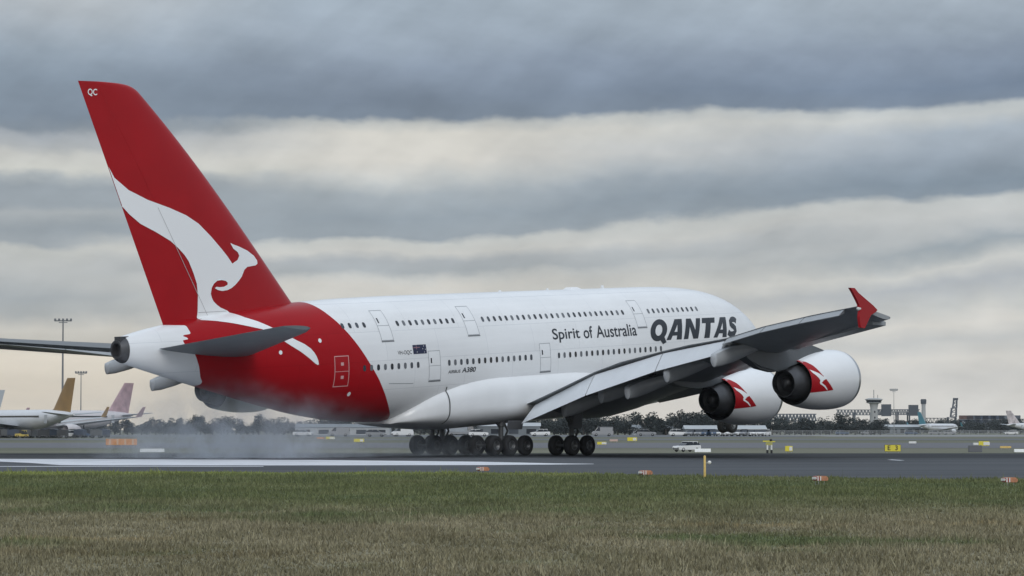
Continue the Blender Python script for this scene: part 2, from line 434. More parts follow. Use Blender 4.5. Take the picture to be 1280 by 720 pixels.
ROO = [(70.83, 12.59), (70.05, 11.9), (68.99, 11.16), (67.5, 10.56), (65.82, 10.08), (64.45, 9.61), (63.43, 9.09), (62.41, 8.29), (61.56, 7.53), (61.04, 7.03), (60.64, 6.57), (60.15, 6.79), (59.96, 7.06), (60.09, 7.29), (60.48, 7.52), (60.71, 7.87), (60.43, 7.77), (59.93, 7.64), (59.14, 7.38), (58.49, 7.04), (58.22, 6.73), (58.23, 6.53), (58.45, 6.43), (59.27, 6.35), (59.57, 6.17), (59.85, 5.75), (60.11, 5.5), (60.42, 5.26), (60.79, 5.04), (61.16, 4.92), (61.59, 4.88), (61.94, 4.94), (62.22, 5.07), (62.08, 5.15), (61.79, 5.12), (61.43, 5.14), (61.14, 5.25), (61.11, 5.38), (61.27, 5.5), (61.62, 5.56), (61.98, 5.53), (62.28, 5.35), (62.47, 5.1), (62.56, 4.73), (62.47, 4.46), (62.34, 4.25), (62.06, 4.02), (61.75, 3.84), (61.22, 3.65), (60.52, 3.18), (59.82, 2.92), (59.05, 2.55), (58.0, 1.98), (57.24, 1.6), (56.64, 1.33), (56.2, 1.04), (55.94, .77), (55.77, .51), (55.66, .25), (55.62, .0), (55.72, -.02), (55.9, .06), (56.44, .46), (57.06, .87), (57.93, 1.36), (58.7, 1.85), (59.75, 2.4), (60.61, 2.6), (61.78, 2.86), (62.78, 3.03), (63.4, 3.1), (63.75, 3.13), (63.66, 3.65), (63.62, 4.63), (63.69, 5.38), (63.94, 6.02), (64.32, 6.77), (64.65, 7.17), (65.08, 7.55), (65.75, 8.04), (66.92, 8.61), (68.09, 9.11), (68.9, 9.67), (69.54, 10.15), (70.02, 10.56), (70.27, 10.95)]
poly_decal('leaping_animal_emblem', [[(min(s_, FTE(z_) - .02), z_) for s_, z_ in ROO]], skin, m_decal_white, plane, off=.02, step_z=.06, label='white leaping animal emblem sweeping down the red tail')
m_seam = mat('seam_grey', (.46, .45, .46), .5)
def hinge(z): return FLE(z) + .70 * (FTE(z) - FLE(z))
zs_ = np.linspace(3.4, 10.1, 22)
poly_decal('rudder_seam', [[(hinge(z) - .02, z) for z in zs_] + [(hinge(z) + .02, z) for z in zs_[::-1]]], skin, m_seam, plane, off=.03)
poly_decal('fin_root_seam', [[(63.6, 3.57), (61.3, 3.6), (61.3, 3.63), (63.6, 3.61)]], skin, m_seam, plane, off=.03)
text_decal('tail_code', 'QC', 72.0, 71.3, 16.75, 17.2, skin, m_decal_white, plane, bold=.015)

# --- words and flag on the side
# heavy slanted capitals near the nose, drawn in (u metres along, h of the cap height)
def cap_letter(polys):
    H = 1.51
    pl = [[(20.0 - u - .5 * h * H, .19 - .006 * u + h * H) for u, h in q] for q in polys]
    poly_decal('lettering', pl, fus_half, m_dark_text, plane, off=.016, label='large bold slanted dark capital near the nose')
def ell(k, a_, b_, n=36): return (.95 + a_ * math.cos(2 * math.pi * k / n), .5 + b_ * math.sin(2 * math.pi * k / n))
ring_ = [[ell(k, 1.06, .53), ell(k + 1, 1.06, .53), ell(k + 1, .44, .27), ell(k, .44, .27)] for k in range(36)]
tail_ = [ell(k, 1.06, .53) for k in range(29, 33)] + [(2.15, -.10), (1.75, -.19)]
cap_letter(ring_ + [tail_])
for o_, q_ in ((0, 1.0), (6.2, .93)):
    A_ = [[(2.07, 0), (2.66, 0), (2.82, .2), (2.97, .38), (3.3, .74), (3.3, 1), (2.90, 1)], [(3.40, 0), (4.06, 0), (3.84, 1), (3.3, 1), (3.3, .74), (3.36, .38), (3.385, .2)], [(2.82, .2), (3.385, .2), (3.36, .38), (2.97, .38)]]
    cap_letter([[(2.07 + o_ + (u - 2.07) * q_, h) for u, h in r_] for r_ in A_])
cap_letter([[(4.33, 0), (4.92, 0), (4.92, .60), (5.58, 0), (6.22, 0), (6.3, 1), (5.72, 1), (5.70, .42), (5.04, 1), (4.40, 1)]])
cap_letter([[(7.02, 0), (7.75, 0), (7.72, .74), (8.25, .74), (8.28, 1), (6.52, 1), (6.52, .74), (7.05, .74)]])
sc_ = [Vector(q) for q in ((11.62, .76), (11.42, .845), (11.12, .875), (10.82, .85), (10.62, .76), (10.66, .65), (10.86, .57), (11.14, .50), (11.36, .41), (11.43, .29), (11.28, .18), (10.98, .125), (10.62, .14), (10.30, .24))]
lf_, rt_ = [], []
for k in range(len(sc_)):
    t_ = sc_[min(k + 1, len(sc_) - 1)] - sc_[max(k - 1, 0)]; t_ = Vector((t_.x, t_.y * 1.5)).normalized(); n_ = Vector((-t_.y, t_.x / 1.5)) * .205
    lf_.append(sc_[k] + n_); rt_.append(sc_[k] - n_)
cap_letter([[tuple(lf_[k]), tuple(lf_[k + 1]), tuple(rt_[k + 1]), tuple(rt_[k])] for k in range(len(sc_) - 1)])
for word_, a_, b_, c_, d_ in (('Spirit', 31.6, 28.4, .47, 1.47), ('of', 27.95, 26.8, .655, 1.52), ('Australia', 26.45, 21.5, .64, 1.52)):
    text_decal('lettering', word_, a_, b_, c_, d_, fus_half, m_dark_text, plane, shear=.06, bold=.011, label='thin dark lettering at mid length')
text_decal('lettering', 'AIRBUS', 43.4, 42.1, -1.13, -.92, fus_half, m_dark_text, plane, shear=.2, bold=.01, label='tiny dark lettering below the lower windows')
text_decal('lettering', 'A380', 41.95, 40.45, -1.14, -.8, fus_half, m_dark_text, plane, shear=.2, bold=.02, label='small dark lettering below the lower windows')
text_decal('registration', 'VH-OQC', 48.4, 47.0, .27, .58, fus_half, m_dark_text, plane)
fl = []; fm = []
def frect(a, b, c, d, k): fl.append([(a, c), (b, c), (b, d), (a, d)]); fm.append(k)
m_navy = mat('flag_navy', (.008, .012, .05), .4)
frect(46.85, 45.5, .3, .9, 0)
poly_decal('flag', fl, fus_half, m_navy, plane, off=.012)
def flag_bit(name, poly, m=None): poly_decal(name, [poly], fus_half, m or m_decal_white, plane, off=.018)
m_fcross = mat('flag_cross_red', (.30, .16, .19), .4)
flag_bit('flag_cross', [(46.84, .70), (46.52, .70), (46.52, .6), (46.47, .6), (46.47, .70), (46.15, .70), (46.15, .745), (46.47, .745), (46.47, .89), (46.52, .89), (46.52, .745), (46.84, .745)], m_fcross)
for (a_, b_) in ((45.75, .8), (45.87, .62), (45.62, .58), (45.75, .4), (46.47, .43)):
    flag_bit('flag_star', [(a_ + .045 * math.cos(k * math.pi / 5) * (1 if k % 2 == 0 else .45), b_ + .045 * math.sin(k * math.pi / 5) * (1 if k % 2 == 0 else .45)) for k in range(10)])

# --- cabin windows
m_panes = [m_glass, m_glass, mat('cabin_glass_slate', (.035, .045, .06), .12), mat('cabin_glass_slate', (.055, .065, .082), .15), mat('lowered_blind', (.13, .14, .155), .3)]
def window(s, z, w=.27, h=.40):
    bm = bmesh.new()
    pts = []
    for k in range(16):
        t = 2 * math.pi * k / 16; c, sn = math.cos(t), math.sin(t)
        pts.append((w / 2 * math.copysign(abs(c) ** .7, c), h / 2 * math.copysign(abs(sn) ** .7, sn)))
    # tilt the height along the skin so upper-deck windows lean with it
    y0 = fus_half(s, z - .2); y1 = fus_half(s, z + .2); kz = .4 / math.hypot(.4, y0 - y1)
    f = bm.faces.new([bm.verts.new(L(s - a, fus_half(s - a, z + b * kz) + .012, z + b * kz)) for a, b in pts])
    face_out(bm)
    finish(bm, 'window', random.choice(m_panes), fus, smooth=False, recalc=False)
for o, p, n, z in [(52.91,.666,4,2.37),(47.69,.638,10,2.37),(38.76,.652,26,2.37),(19.23,.632,11,2.37)]:
    for k in range(n): window(o - p * k, z)
for o, p, k0, k1, z in [(50.33,.643,-2,7,-.42),(43.26,.640,0,15,-.42),(31.12,.654,0,20,-.42)]:
    for k in range(k0, k1): window(o - p * k, z)

# --- doors
def door(s0, s1, z0, z1, red=False):
    m = 0.05
    d = poly_decal('door', [[(s0, z0), (s1, z0), (s1, z1), (s0, z1)]], fus_half, m_red if red else m_white, plane, off=.006)
    t = .05 if red else .035
    fr = [[(s0 + t, z0 - t), (s1 - t, z0 - t), (s1 - t, z0), (s0 + t, z0)], [(s0 + t, z1), (s1 - t, z1), (s1 - t, z1 + t), (s0 + t, z1 + t)],
          [(s0, z0), (s0 + t, z0), (s0 + t, z1), (s0, z1)], [(s1 - t, z0), (s1, z0), (s1, z1), (s1 - t, z1)],
          [(s0, (z0 + z1) / 2 - .03), (s1, (z0 + z1) / 2 - .03), (s1, (z0 + z1) / 2), (s0, (z0 + z1) / 2)]]
    poly_decal('door_frame', fr, fus_half, m_frame_red if red else m_line, d, off=.012)
    if not red:
        poly_decal('door_sill', [[(s0 + .05, z0 - .13), (s1 - .05, z0 - .13), (s1 - .05, z0 - .05), (s0 + .05, z0 - .05)]], fus_half, m_sill, d, off=.014)
    ww = [[(s0 - .3, z0 + 1.12), (s0 - .17, z0 + 1.12), (s0 - .17, z0 + 1.45), (s0 - .3, z0 + 1.45)]]
    if red: ww = [[(s0 - .5, z0 + c), (s0 - .75, z0 + c), (s0 - .75, z0 + c + .2), (s0 - .5, z0 + c + .2)] for c in (.45, 1.3)]
    poly_decal('door_window', ww, fus_half, m_frame_red if red else m_glass, d, off=.016)
m_frame_red = mat('pale_door_outline', (.62, .36, .36), .4)
door(45.35, 44.2, -1.48, .42)
door(33.25, 32.1, -1.42, .46)
door(54.22, 53.05, -1.46, .42, True)
door(49.7, 48.6, 1.32, 3.25)
door(40.85, 39.65, 1.38, 3.28)
door(21.2, 20.1, 1.28, 3.18)
# small lamps and vents on the red tail
for s, z in [(55.3, 1.51), (52.7, -2.03), (58.7, .89)]:
    poly_decal('marker_lamp', [[(s + .14 * math.cos(k * math.pi / 6), z + .14 * math.sin(k * math.pi / 6)) for k in range(12)]], fus_half, m_decal_white, plane, off=.02)
# low line of the cargo hatch, fairing seam
poly_decal('hatch_line', [[(49.3, -1.5), (46.9, -1.6), (46.9, -1.64), (49.3, -1.54)]], fus_half, m_line, plane, off=.012)
def fair_half(s, z):
    zt, zb = FAIRT(s), FAIRB(s); zm = (zt + zb) / 2 - .25
    h = zt - zm if z > zm else zm - zb
    q = 1 - min(1, abs(z - zm) / h) ** 2.9
    return max(FAIRW(s) * q ** (1 / 2.9), fus_half(s, z))
seam = [(43.3, -2.02), (43.3, -2.2), (43.3, -2.7), (43.3, -3.2), (43.32, -3.6), (43.36, -4.1), (43.4, -4.5)]
poly_decal('fairing_seam', [seam + [(a + .1, b) for a, b in seam[::-1]]], fair_half, m_dkgrey, plane, off=.02, step_z=.1)
bm = bmesh.new()
for s, w, h in [(24.5, 1.4, .20), (20.8, .3, .28), (27.5, .25, .18), (33, .25, .16)]:
    add_loft(bm, [[L(s + a, c * w * .3, TOP(s) - .05 + b) for a, c, b in ((-w/2, -1, 0), (w/2, -1, 0), (w/2*.7, -.5, h), (-w/2*.4, -.5, h))],
                  [L(s + a, c * w * .3, TOP(s) - .05 + b) for a, c, b in ((-w/2, 1, 0), (w/2, 1, 0), (w/2*.7, .5, h), (-w/2*.4, .5, h))]])
finish(bm, 'roof_antenna', m_white, plane)

# --- wings
def ip(tab, y, k): return float(np.interp(y, [r[0] for r in tab], [r[k] for r in tab]))
#       y    sLE   zLE    sTE    zTE   thickness
WING = [(2.0, 19.2, -3.5, 34.7, -4.0, 2.0), (4.2, 20.8, -3.3, 35.5, -3.52, 1.9), (8, 23.6, -2.85, 37.0, -2.5, 1.6), (12, 26.5, -2.35, 38.5, -1.37, 1.3), (14.9, 28.7, -1.95, 39.4, -.7, 1.12),
        (19, 31.7, -1.2, 40.5, -.02, .95), (22, 33.8, -.65, 41.8, .38, .85), (25.8, 36.55, 0, 43.4, .76, .72), (30, 39.7, .6, 45.5, 1.48, .6), (35, 43.3, 1.25, 47.9, 2.12, .46), (39.6, 46.7, 1.85, 50.2, 2.6, .3)]
def wing_ring(y, sg):
    sl, zl, st, zt, th = [ip(WING, y, k) for k in range(1, 6)]
    n = 12; us = [.5 - .5 * math.cos(math.pi * i / n) for i in range(n + 1)]
    c = st - sl; t = th / c
    up = [(sl + u * c, zl + u * (zt - zl) + (naca(u, t) * .22) * c + .012) for u in us]
    lo = [(sl + u * c, zl + u * (zt - zl) - (naca(u, t) * 1.5) * c - .012) for u in us]
    return [L(s, sg * y, z) for s, z in up] + [L(s, sg * y, z) for s, z in lo[::-1]]
POD = [(8.2, 36.97, -4.39), (12.2, 38.16, -3.43), (15.6, 39.87, -3.09), (20, 41.64, -1.96), (25.9, 44.95, -0.92)]
FENCE = [(51.31, 3.67), (50.83, 3.64), (50.46, 3.37), (49.78, 3.04), (48.87, 2.6), (48.41, 2.32), (48.64, 2.2), (49.14, 2.06), (49.43, 1.79), (49.9, 1.31), (50.34, 1.38), (50.44, 1.96), (50.33, 2.37), (50.42, 2.69), (50.66, 2.99), (51.02, 3.39)]
#        y    front s,z     rear s,z
FLAP = [(4.6, 35.35, -3.75, 37.0, -4.87), (12, 38.35, -1.62, 39.55, -2.88), (19, 40.4, -.24, 41.41, -1.29), (25.8, 43.3, .55, 43.96, -.17)]
def wing(sg):
    bm = bmesh.new()
    add_loft(bm, [wing_ring(y, sg) for y in np.concatenate([np.arange(2, 39.6, .8), [39.6]])])
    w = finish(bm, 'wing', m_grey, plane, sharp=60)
    # trailing edge flaps, lowered
    for ya, yb in ((4.6, 11.93), (12.05, 18.95), (19.07, 25.7)):
        rings = []
        for y in np.linspace(ya, yb, 6):
            fs, fz_, rs, rz = [ip(FLAP, y, k) for k in range(1, 5)]
            f = Vector((fs, fz_)); r = Vector((rs, rz)); d = (r - f); n = Vector((-d.y, d.x)).normalized()
            if n.y < 0: n = -n
            f2 = f + Vector((-.75, .02))       # nose tucked under the wing
            sec = [f2 - n * .12, f2 + n * .06, f + Vector((-.4, .12)), f + n * .10, f + d * .5 + n * .07, r + n * .015, r - n * .015, f + d * .4 - n * .12, f - n * .22, f + Vector((-.5, -.25))]
            rings.append([L(p.x, sg * y, p.y) for p in sec])
        bm = bmesh.new(); add_loft(bm, rings); finish(bm, 'flap', m_flap, w, sharp=40)
    # flap track fairings
    for y, st, zt in (POD if sg > 0 else POD[:3] + [(23.6, 44.2, -2.03), (26.7, 45.65, -.72)]):
        top = ip(FLAP, y, 4) + .1
        rings = []
        # deep flat-sided keel, cut off at the tail
        for ds, tp, bt, hw in [(0.0, zt + .62, zt + .12, .10), (-.10, zt + .78, zt - .02, .24), (-.9, zt + 1.0, zt + .02, .32), (-2.2, zt + 1.2, zt + .22, .36), (-3.8, zt + 1.35, zt + .55, .35), (-5.4, zt + 1.4, zt + .9, .28), (-6.8, zt + 1.4, zt + 1.25, .1)]:
            s = st + ds; h = tp - bt
            rings.append([L(s, sg * y + a * hw, bt + q * h) for a, q in ((-.8, 1), (.8, 1), (1, .8), (1, .45), (.62, .12), (.2, 0), (-.2, 0), (-.62, .12), (-1, .45), (-1, .8))])
        bm = bmesh.new(); add_loft(bm, rings); finish(bm, 'flap_track_fairing', m_fair, w, sharp=45)
    # leading edge droop and slats
    for ya, yb, drop, fwd in ((4.4, 13.6, .95, .7), (16.4, 24.4, .3, .55), (27, 38.6, .25, .4)):
        rings = []
        for y in np.linspace(ya, yb, 6):
            sl, zl = ip(WING, y, 1), ip(WING, y, 2)
            a = Vector((sl + 1.1, zl + .05 - .2)); b = Vector((sl - fwd, zl - drop)); d = b - a; n = Vector((d.y, -d.x)).normalized() * .11
            rings.append([L(p.x, sg * y, p.y) for p in (a + n, a + d * .6 + n * 2, b + n, b - n, a + d * .6 - n, a - n)])
        bm = bmesh.new(); add_loft(bm, rings); finish(bm, 'slat', m_grey, w)
    # outboard ailerons, slightly drooped
    for ya, yb in ((26.1, 30.2), (30.3, 34.2), (34.3, 38.2)):
        rings = []
        for y in (ya, yb):
            st, zt = ip(WING, y, 3), ip(WING, y, 4)
            rings.append([L(a, sg * y, b) for a, b in ((st - .05, zt - .02), (st + .62, zt - .36), (st + .62, zt - .39), (st - .05, zt - .24))])
        bm = bmesh.new(); add_loft(bm, rings); finish(bm, 'aileron', m_grey, w)
    bm = bmesh.new(); add_prism(bm, FENCE, lambda u, v, t: L(u, sg * t, v), 39.62, 39.78)
    f = finish(bm, 'wingtip_fence', m_red, w, smooth=False)
    bm = bmesh.new(); add_lathe(bm, [(-.16, .02), (-.1, .1), (.1, .1), (.2, .02)], 'X', 12, c=L(50.35, sg * 39.7, 2.45)); finish(bm, 'position_lamp', m_lamp, w)
    return w
m_fair = mat('fairing_grey', (.44, .46, .48), .35, noise=.06, nscale=1)
m_lamp = mat('lamp_glass', (.7, .7, .68), .2)
for sg in (1, -1): wing(sg)

# --- horizontal tailplanes
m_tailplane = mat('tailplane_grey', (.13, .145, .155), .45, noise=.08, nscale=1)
for sg in (1, -1):
    rings = []
    for k in np.linspace(0, 1, 10):
        y = 1.2 + k * 14.0
        sl = 60.0 + (69.45 - 60.0) * k; st = 67.95 + (72.1 - 67.95) * k; z = 1.5 + 1.2 * k; zl_ = -.62 + .42 * k
        if k == 1: sl += .35
        c = st - sl; n = 10; us = [.5 - .5 * math.cos(math.pi * i / n) for i in range(n + 1)]
        up = [(sl + u * c, z + zl_ * (1 - u) + naca(u, .09) * c + .008) for u in us]; lo = [(sl + u * c, z + zl_ * (1 - u) - naca(u, .09) * c - .008) for u in us]
        rings.append([L(a, sg * y, b) for a, b in up] + [L(a, sg * y, b) for a, b in lo[::-1]])
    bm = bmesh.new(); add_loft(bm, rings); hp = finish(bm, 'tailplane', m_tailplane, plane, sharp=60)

# --- engines
NAC = [(0.25, 1.50), (0.1, 1.56), (0.0, 1.68), (.03, 1.76), (.15, 1.83), (.5, 1.90), (1.0, 1.94), (1.7, 1.95), (2.5, 1.92), (3.3, 1.86), (4.1, 1.75), (4.9, 1.60), (5.55, 1.44)]
NRED = [(5.56, 1.44), (5.45, 1.42), (5.2, 1.31), (4.95, 1.05), (4.6, .5), (4.1, -.02), (3.5, -.58), (3.95, -.62), (5.56, -.66), (5.56, .1), (5.56, .8)]
NROO = [(5.46, 0.82), (5.18, 0.71), (4.87, 0.57), (4.62, 0.41), (4.49, 0.32), (4.39, 0.38), (4.32, 0.31), (4.2, 0.23), (4.25, 0.17), (4.4, 0.12), (4.54, 0.08), (4.63, -0.01), (4.73, -0.05), (4.62, -0.13), (4.38, -0.26), (4.16, -0.46), (4.07, -0.6), (4.21, -0.52), (4.44, -0.35), (4.69, -0.21), (4.85, -0.15), (4.89, -0.02), (4.83, 0.08), (4.92, 0.24), (5.11, 0.42), (5.32, 0.59)]
def engine(sg, y, s0, zc, pyl):
    yc = sg * y
    fr = pchip(NAC[2:])
    bm = bmesh.new()
    add_lathe(bm, [(35 - s0 - a, r) for a, r in NAC] , 'X', 64, c=(0, -yc, zc + 6.6), mi=[1, 1, 1, 1, 1] + [0] * 7)
    nac = finish(bm, 'engine', [m_white, m_metal], plane, sharp=60)
    # dark fan duct and core
    bm = bmesh.new()
    add_lathe(bm, [(35 - s0 - a, r) for a, r in [(5.56, 1.435), (5.5, 1.385), (4.8, 1.42), (4.2, 1.44), (4.2, 1.2), (4.9, 1.18)]], 'X', 48, c=(0, -yc, zc + 6.6))
    finish(bm, 'fan_duct', m_black, nac)
    bm = bmesh.new()
    add_lathe(bm, [(35 - s0 - a, r) for a, r in [(4.6, 1.2), (5.2, 1.17), (5.8, 1.08), (6.4, .93), (6.65, .86), (6.65, .82), (6.2, .8), (6.0, .5), (6.35, .44), (6.6, .25), (6.66, .02)]], 'X', 40, c=(0, -yc, zc + 6.6))
    finish(bm, 'core_nozzle', m_titan, nac)
    bm = bmesh.new()
    add_lathe(bm, [(35 - s0 - a, r) for a, r in [(.25, 1.5), (1.2, 1.47), (1.25, .5), (.6, .28), (.35, .02)]], 'X', 40, c=(0, -yc, zc + 6.6))
    finish(bm, 'intake_fan', m_dkgrey, nac)
    # red panel with the white emblem on the flank
    surf = lambda s, z: sg * yc + math.sqrt(max(.0, fr(s - s0) ** 2 - (z - zc) ** 2))
    if sg > 0:
        o = poly_decal('red_panel', [[(s0 + a, zc + b) for a, b in NRED]], surf, m_red, nac, off=.012, step_z=.12, step_s=.3)
        poly_decal('leaping_animal_emblem', [[(s0 + a, zc + b) for a, b in NROO]], surf, m_decal_white, nac, off=.024, step_z=.12, step_s=.3)
    bm = bmesh.new(); add_prism(bm, pyl, lambda u, v, t: L(u, yc + t, v), -.36, .36)
    bmesh.ops.bevel(bm, geom=[e for e in bm.edges if abs(e.verts[0].co.y - e.verts[1].co.y) < .01], offset=.12, segments=2, affect='EDGES')
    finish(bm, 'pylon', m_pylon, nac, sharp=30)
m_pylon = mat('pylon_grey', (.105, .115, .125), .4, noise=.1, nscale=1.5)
for sg in (1, -1):
    engine(sg, 25.7, 30.1, -2.33, [(31.7, -.5), (33.6, .0), (36.6, .15), (39.5, .1), (42.2, -.1), (41.2, -.6), (39.8, -1.25), (38.2, -1.55), (36.6, -1.4), (35.6, -1.0), (34, -.75)])
    engine(sg, 14.9, 22.7, -3.72, [(24.3, -1.85), (26.2, -1.5), (29, -1.5), (32, -1.4), (36.4, -1.6), (35, -2.2), (33, -2.6), (31, -2.85), (29.2, -2.8), (28.2, -2.4), (26.6, -2.15)])

# --- landing gear
def wheel_mesh(r=.70, w=.52):
    bm = bmesh.new()
    prof = [(-.12*w, .05), (-.12*w, .26*r), (-.30*w, .34*r), (-.42*w, .46*r), (-.40*w, .50*r), (-.49*w, .62*r), (-.50*w, .80*r), (-.44*w, .91*r), (-.30*w, .975*r), (-.1*w, r), (.1*w, r),
            (.30*w, .975*r), (.44*w, .91*r), (.50*w, .80*r), (.49*w, .62*r), (.40*w, .50*r), (.42*w, .46*r), (.30*w, .34*r), (.12*w, .26*r), (.12*w, .05)]
    mi = [1] * 4 + [0] * 11 + [1] * 4
    add_lathe(bm, prof, 'Y', 32, mi=mi, cap=True)
    for k in range(8):
        t = k * math.pi / 4
        for sy in (-1, 1): add_tube(bm, (.33*r*math.cos(t), sy*.2*w, .33*r*math.sin(t)), (.33*r*math.cos(t), sy*.36*w, .33*r*math.sin(t)), .05*r, n=6, mi=1)
    me = bpy.data.meshes.new('wheel')
    bmesh.ops.recalc_face_normals(bm, faces=bm.faces[:])
    for f in bm.faces: f.smooth = True
    for e in bm.edges:
        if len(e.link_faces) == 2 and e.calc_face_angle(0) > R(40): e.smooth = False
    bm.to_mesh(me); bm.free()
    me.materials.append(m_rubber); me.materials.append(m_hub)
    return me
W_MAIN = wheel_mesh(.70, .52); W_NOSE = wheel_mesh(.62, .44)
def gear(name, s, y, axles, half, top, label=None, door=None):
    x = 35 - s; zl = -(GZ + x * math.sin(PITCH)) / math.cos(PITCH)
    bm = bmesh.new()
    h = .70
    add_tube(bm, (0, 0, h), (0, 0, 2.2), .17, n=14); add_tube(bm, (0, 0, 2.0), (.1, 0, top), .25, n=16)
    add_tube(bm, (-axles[-1] if False else min(axles) , 0, h), (max(axles), 0, h), .15, n=10)
    for a in axles: add_tube(bm, (a, -half - .1, h), (a, half + .1, h), .09, n=10)
    add_tube(bm, (.25, 0, 1.0), (.75, 0, 1.7), .07, n=8); add_tube(bm, (.75, 0, 1.7), (.2, 0, 2.5), .07, n=8)
    add_tube(bm, (0, 0, 1.9), (-1.5, 0, top), .1, n=10)
    add_tube(bm, (0, 0, 2.0), (0, (1 if y > 0 else -1) * 1.5, top), .1, n=10)
    for a in (min(axles), max(axles)): add_tube(bm, (a * .8, .2, h + .1), (0, .2, h + .55), .05, n=6)
    g = finish(bm, name, m_strut, plane)
    g.location = (x, -y, zl); g.rotation_euler = (0, PITCH, 0)
    for a in axles:
        for q in (-half, half):
            o = link('wheel', W_MAIN, g, (a, q, h))
            o.rotation_euler = (0, random.uniform(0, 6), 0)
    if door:
        bm = bmesh.new()
        for (c, sz, ry) in door:
            add_box(bm, c, sz, Matrix.Rotation(ry, 3, 'X'))
        bmesh.ops.bevel(bm, geom=bm.edges[:], offset=.03, segments=1, affect='EDGES')
        finish(bm, 'gear_door', m_gdoor, g)
    return g
m_gdoor = mat('gear_door_grey', (.10, .105, .115), .5)
for sg in (1, -1):
    gear('wing_landing_gear', 33.6, 6.23 * sg, (-.87, .87), .68, 4.0, door=[((.1, -.45 * sg, 2.6), (1.0, .08, 1.5), .1 * sg)])
    gear('body_landing_gear', 36.9, 2.63 * sg, (-1.7, 0, 1.7), .77, 3.0, door=[((.3, -1.0 * sg, 2.1), (1.7, .08, .6), .2 * sg)])
bm = bmesh.new()
add_tube(bm, (0, 0, 0), (0, 0, 1.5), .11, n=12); add_tube(bm, (0, 0, 1.3), (.05, 0, 3.2), .16, n=12)
add_tube(bm, (0, -.55, 0), (0, .55, 0), .08, n=10); add_tube(bm, (0, 0, 1.6), (1.6, 0, 2.9), .08, n=8)
ng = finish(bm, 'nose_landing_gear', m_strut, plane); ng.location = L(5.0, 0, -6.85)
for q in (-.4, .4): link('wheel', W_NOSE, ng, (0, q, 0))
bm = bmesh.new()
for sg in (-1, 1): add_box(bm, (.3, .75 * sg, 2.1), (2.6, .06, 1.0), Matrix.Rotation(-.15 * sg, 3, 'X'))
finish(bm, 'gear_door', m_white, ng)
# ------------------------------------------------------------------ ground
F = 3581.0
PROF = [(-60, 0), (215, 0), (260, -.5), (350, -1.25), (420, -1.75), (470, -1.95), (520, -1.5), (560, -.9), (600, -.35), (700, 0), (900, -.25), (1500, -.9), (3000, -1.2), (6000, -1.2)]
def gz(d): return float(np.interp(d, [p[0] for p in PROF], [p[1] for p in PROF]))
def at(u, d, up=0.0):
    """point standing on the ground at depth d, seen in picture column u"""
    return Vector(((u - 640) / F * d, d, gz(d) + up))
def near(u, v):
    d = F * 1.85 / (v - 536.0); return Vector(((u - 640) / F * d, d, 0))
def nodes_mat(name, rough=.9):
    m = bpy.data.materials.new(name); m.use_nodes = True
    b = m.node_tree.nodes['Principled BSDF']; b.inputs['Roughness'].default_value = rough; b.inputs['Specular IOR Level'].default_value = .25
    return m, m.node_tree, b
def noise_node(nt, tc, scale, detail=5, rough=.6, stretch=(1, 1, 1)):
    mp = nt.nodes.new('ShaderNodeMapping'); mp.inputs['Scale'].default_value = stretch
    nt.links.new(tc.outputs['Object'], mp.inputs[0])
    n = nt.nodes.new('ShaderNodeTexNoise'); n.inputs['Scale'].default_value = scale; n.inputs['Detail'].default_value = detail; n.inputs['Roughness'].default_value = rough
    nt.links.new(mp.outputs[0], n.inputs['Vector'])
    return n.outputs[0]
def ramp(nt, fac, stops):
    r = nt.nodes.new('ShaderNodeValToRGB'); e = r.color_ramp.elements
    e[0].position, e[0].color = stops[0][0], (*stops[0][1], 1)
    e[1].position, e[1].color = stops[-1][0], (*stops[-1][1], 1)
    for p, c in stops[1:-1]:
        k = e.new(p); k.color = (*c, 1)
    nt.links.new(fac, r.inputs[0]); return r.outputs[0]
def mixc(nt, fac, a, b, mode='MIX'):
    x = nt.nodes.new('ShaderNodeMixRGB'); x.blend_type = mode
    for i, v in ((0, fac), (1, a), (2, b)):
        if isinstance(v, (int, float)): x.inputs[i].default_value = v
        elif isinstance(v, tuple): x.inputs[i].default_value = (*v, 1)
        else: nt.links.new(v, x.inputs[i])
    return x.outputs[0]
def maprange(nt, v, a, b, c=0, d=1, smooth=True):
    n = nt.nodes.new('ShaderNodeMapRange')
    if smooth: n.interpolation_type = 'SMOOTHSTEP'
    nt.links.new(v, n.inputs[0])
    for i, x in enumerate((a, b, c, d)): n.inputs[1 + i].default_value = x
    return n.outputs[0]
def madd(nt, a, k, b):
    n = nt.nodes.new('ShaderNodeMath'); n.operation = 'MULTIPLY_ADD'
    nt.links.new(a, n.inputs[0]); n.inputs[1].default_value = k
    if isinstance(b, (int, float)): n.inputs[2].default_value = b
    else: nt.links.new(b, n.inputs[2])
    return n.outputs[0]

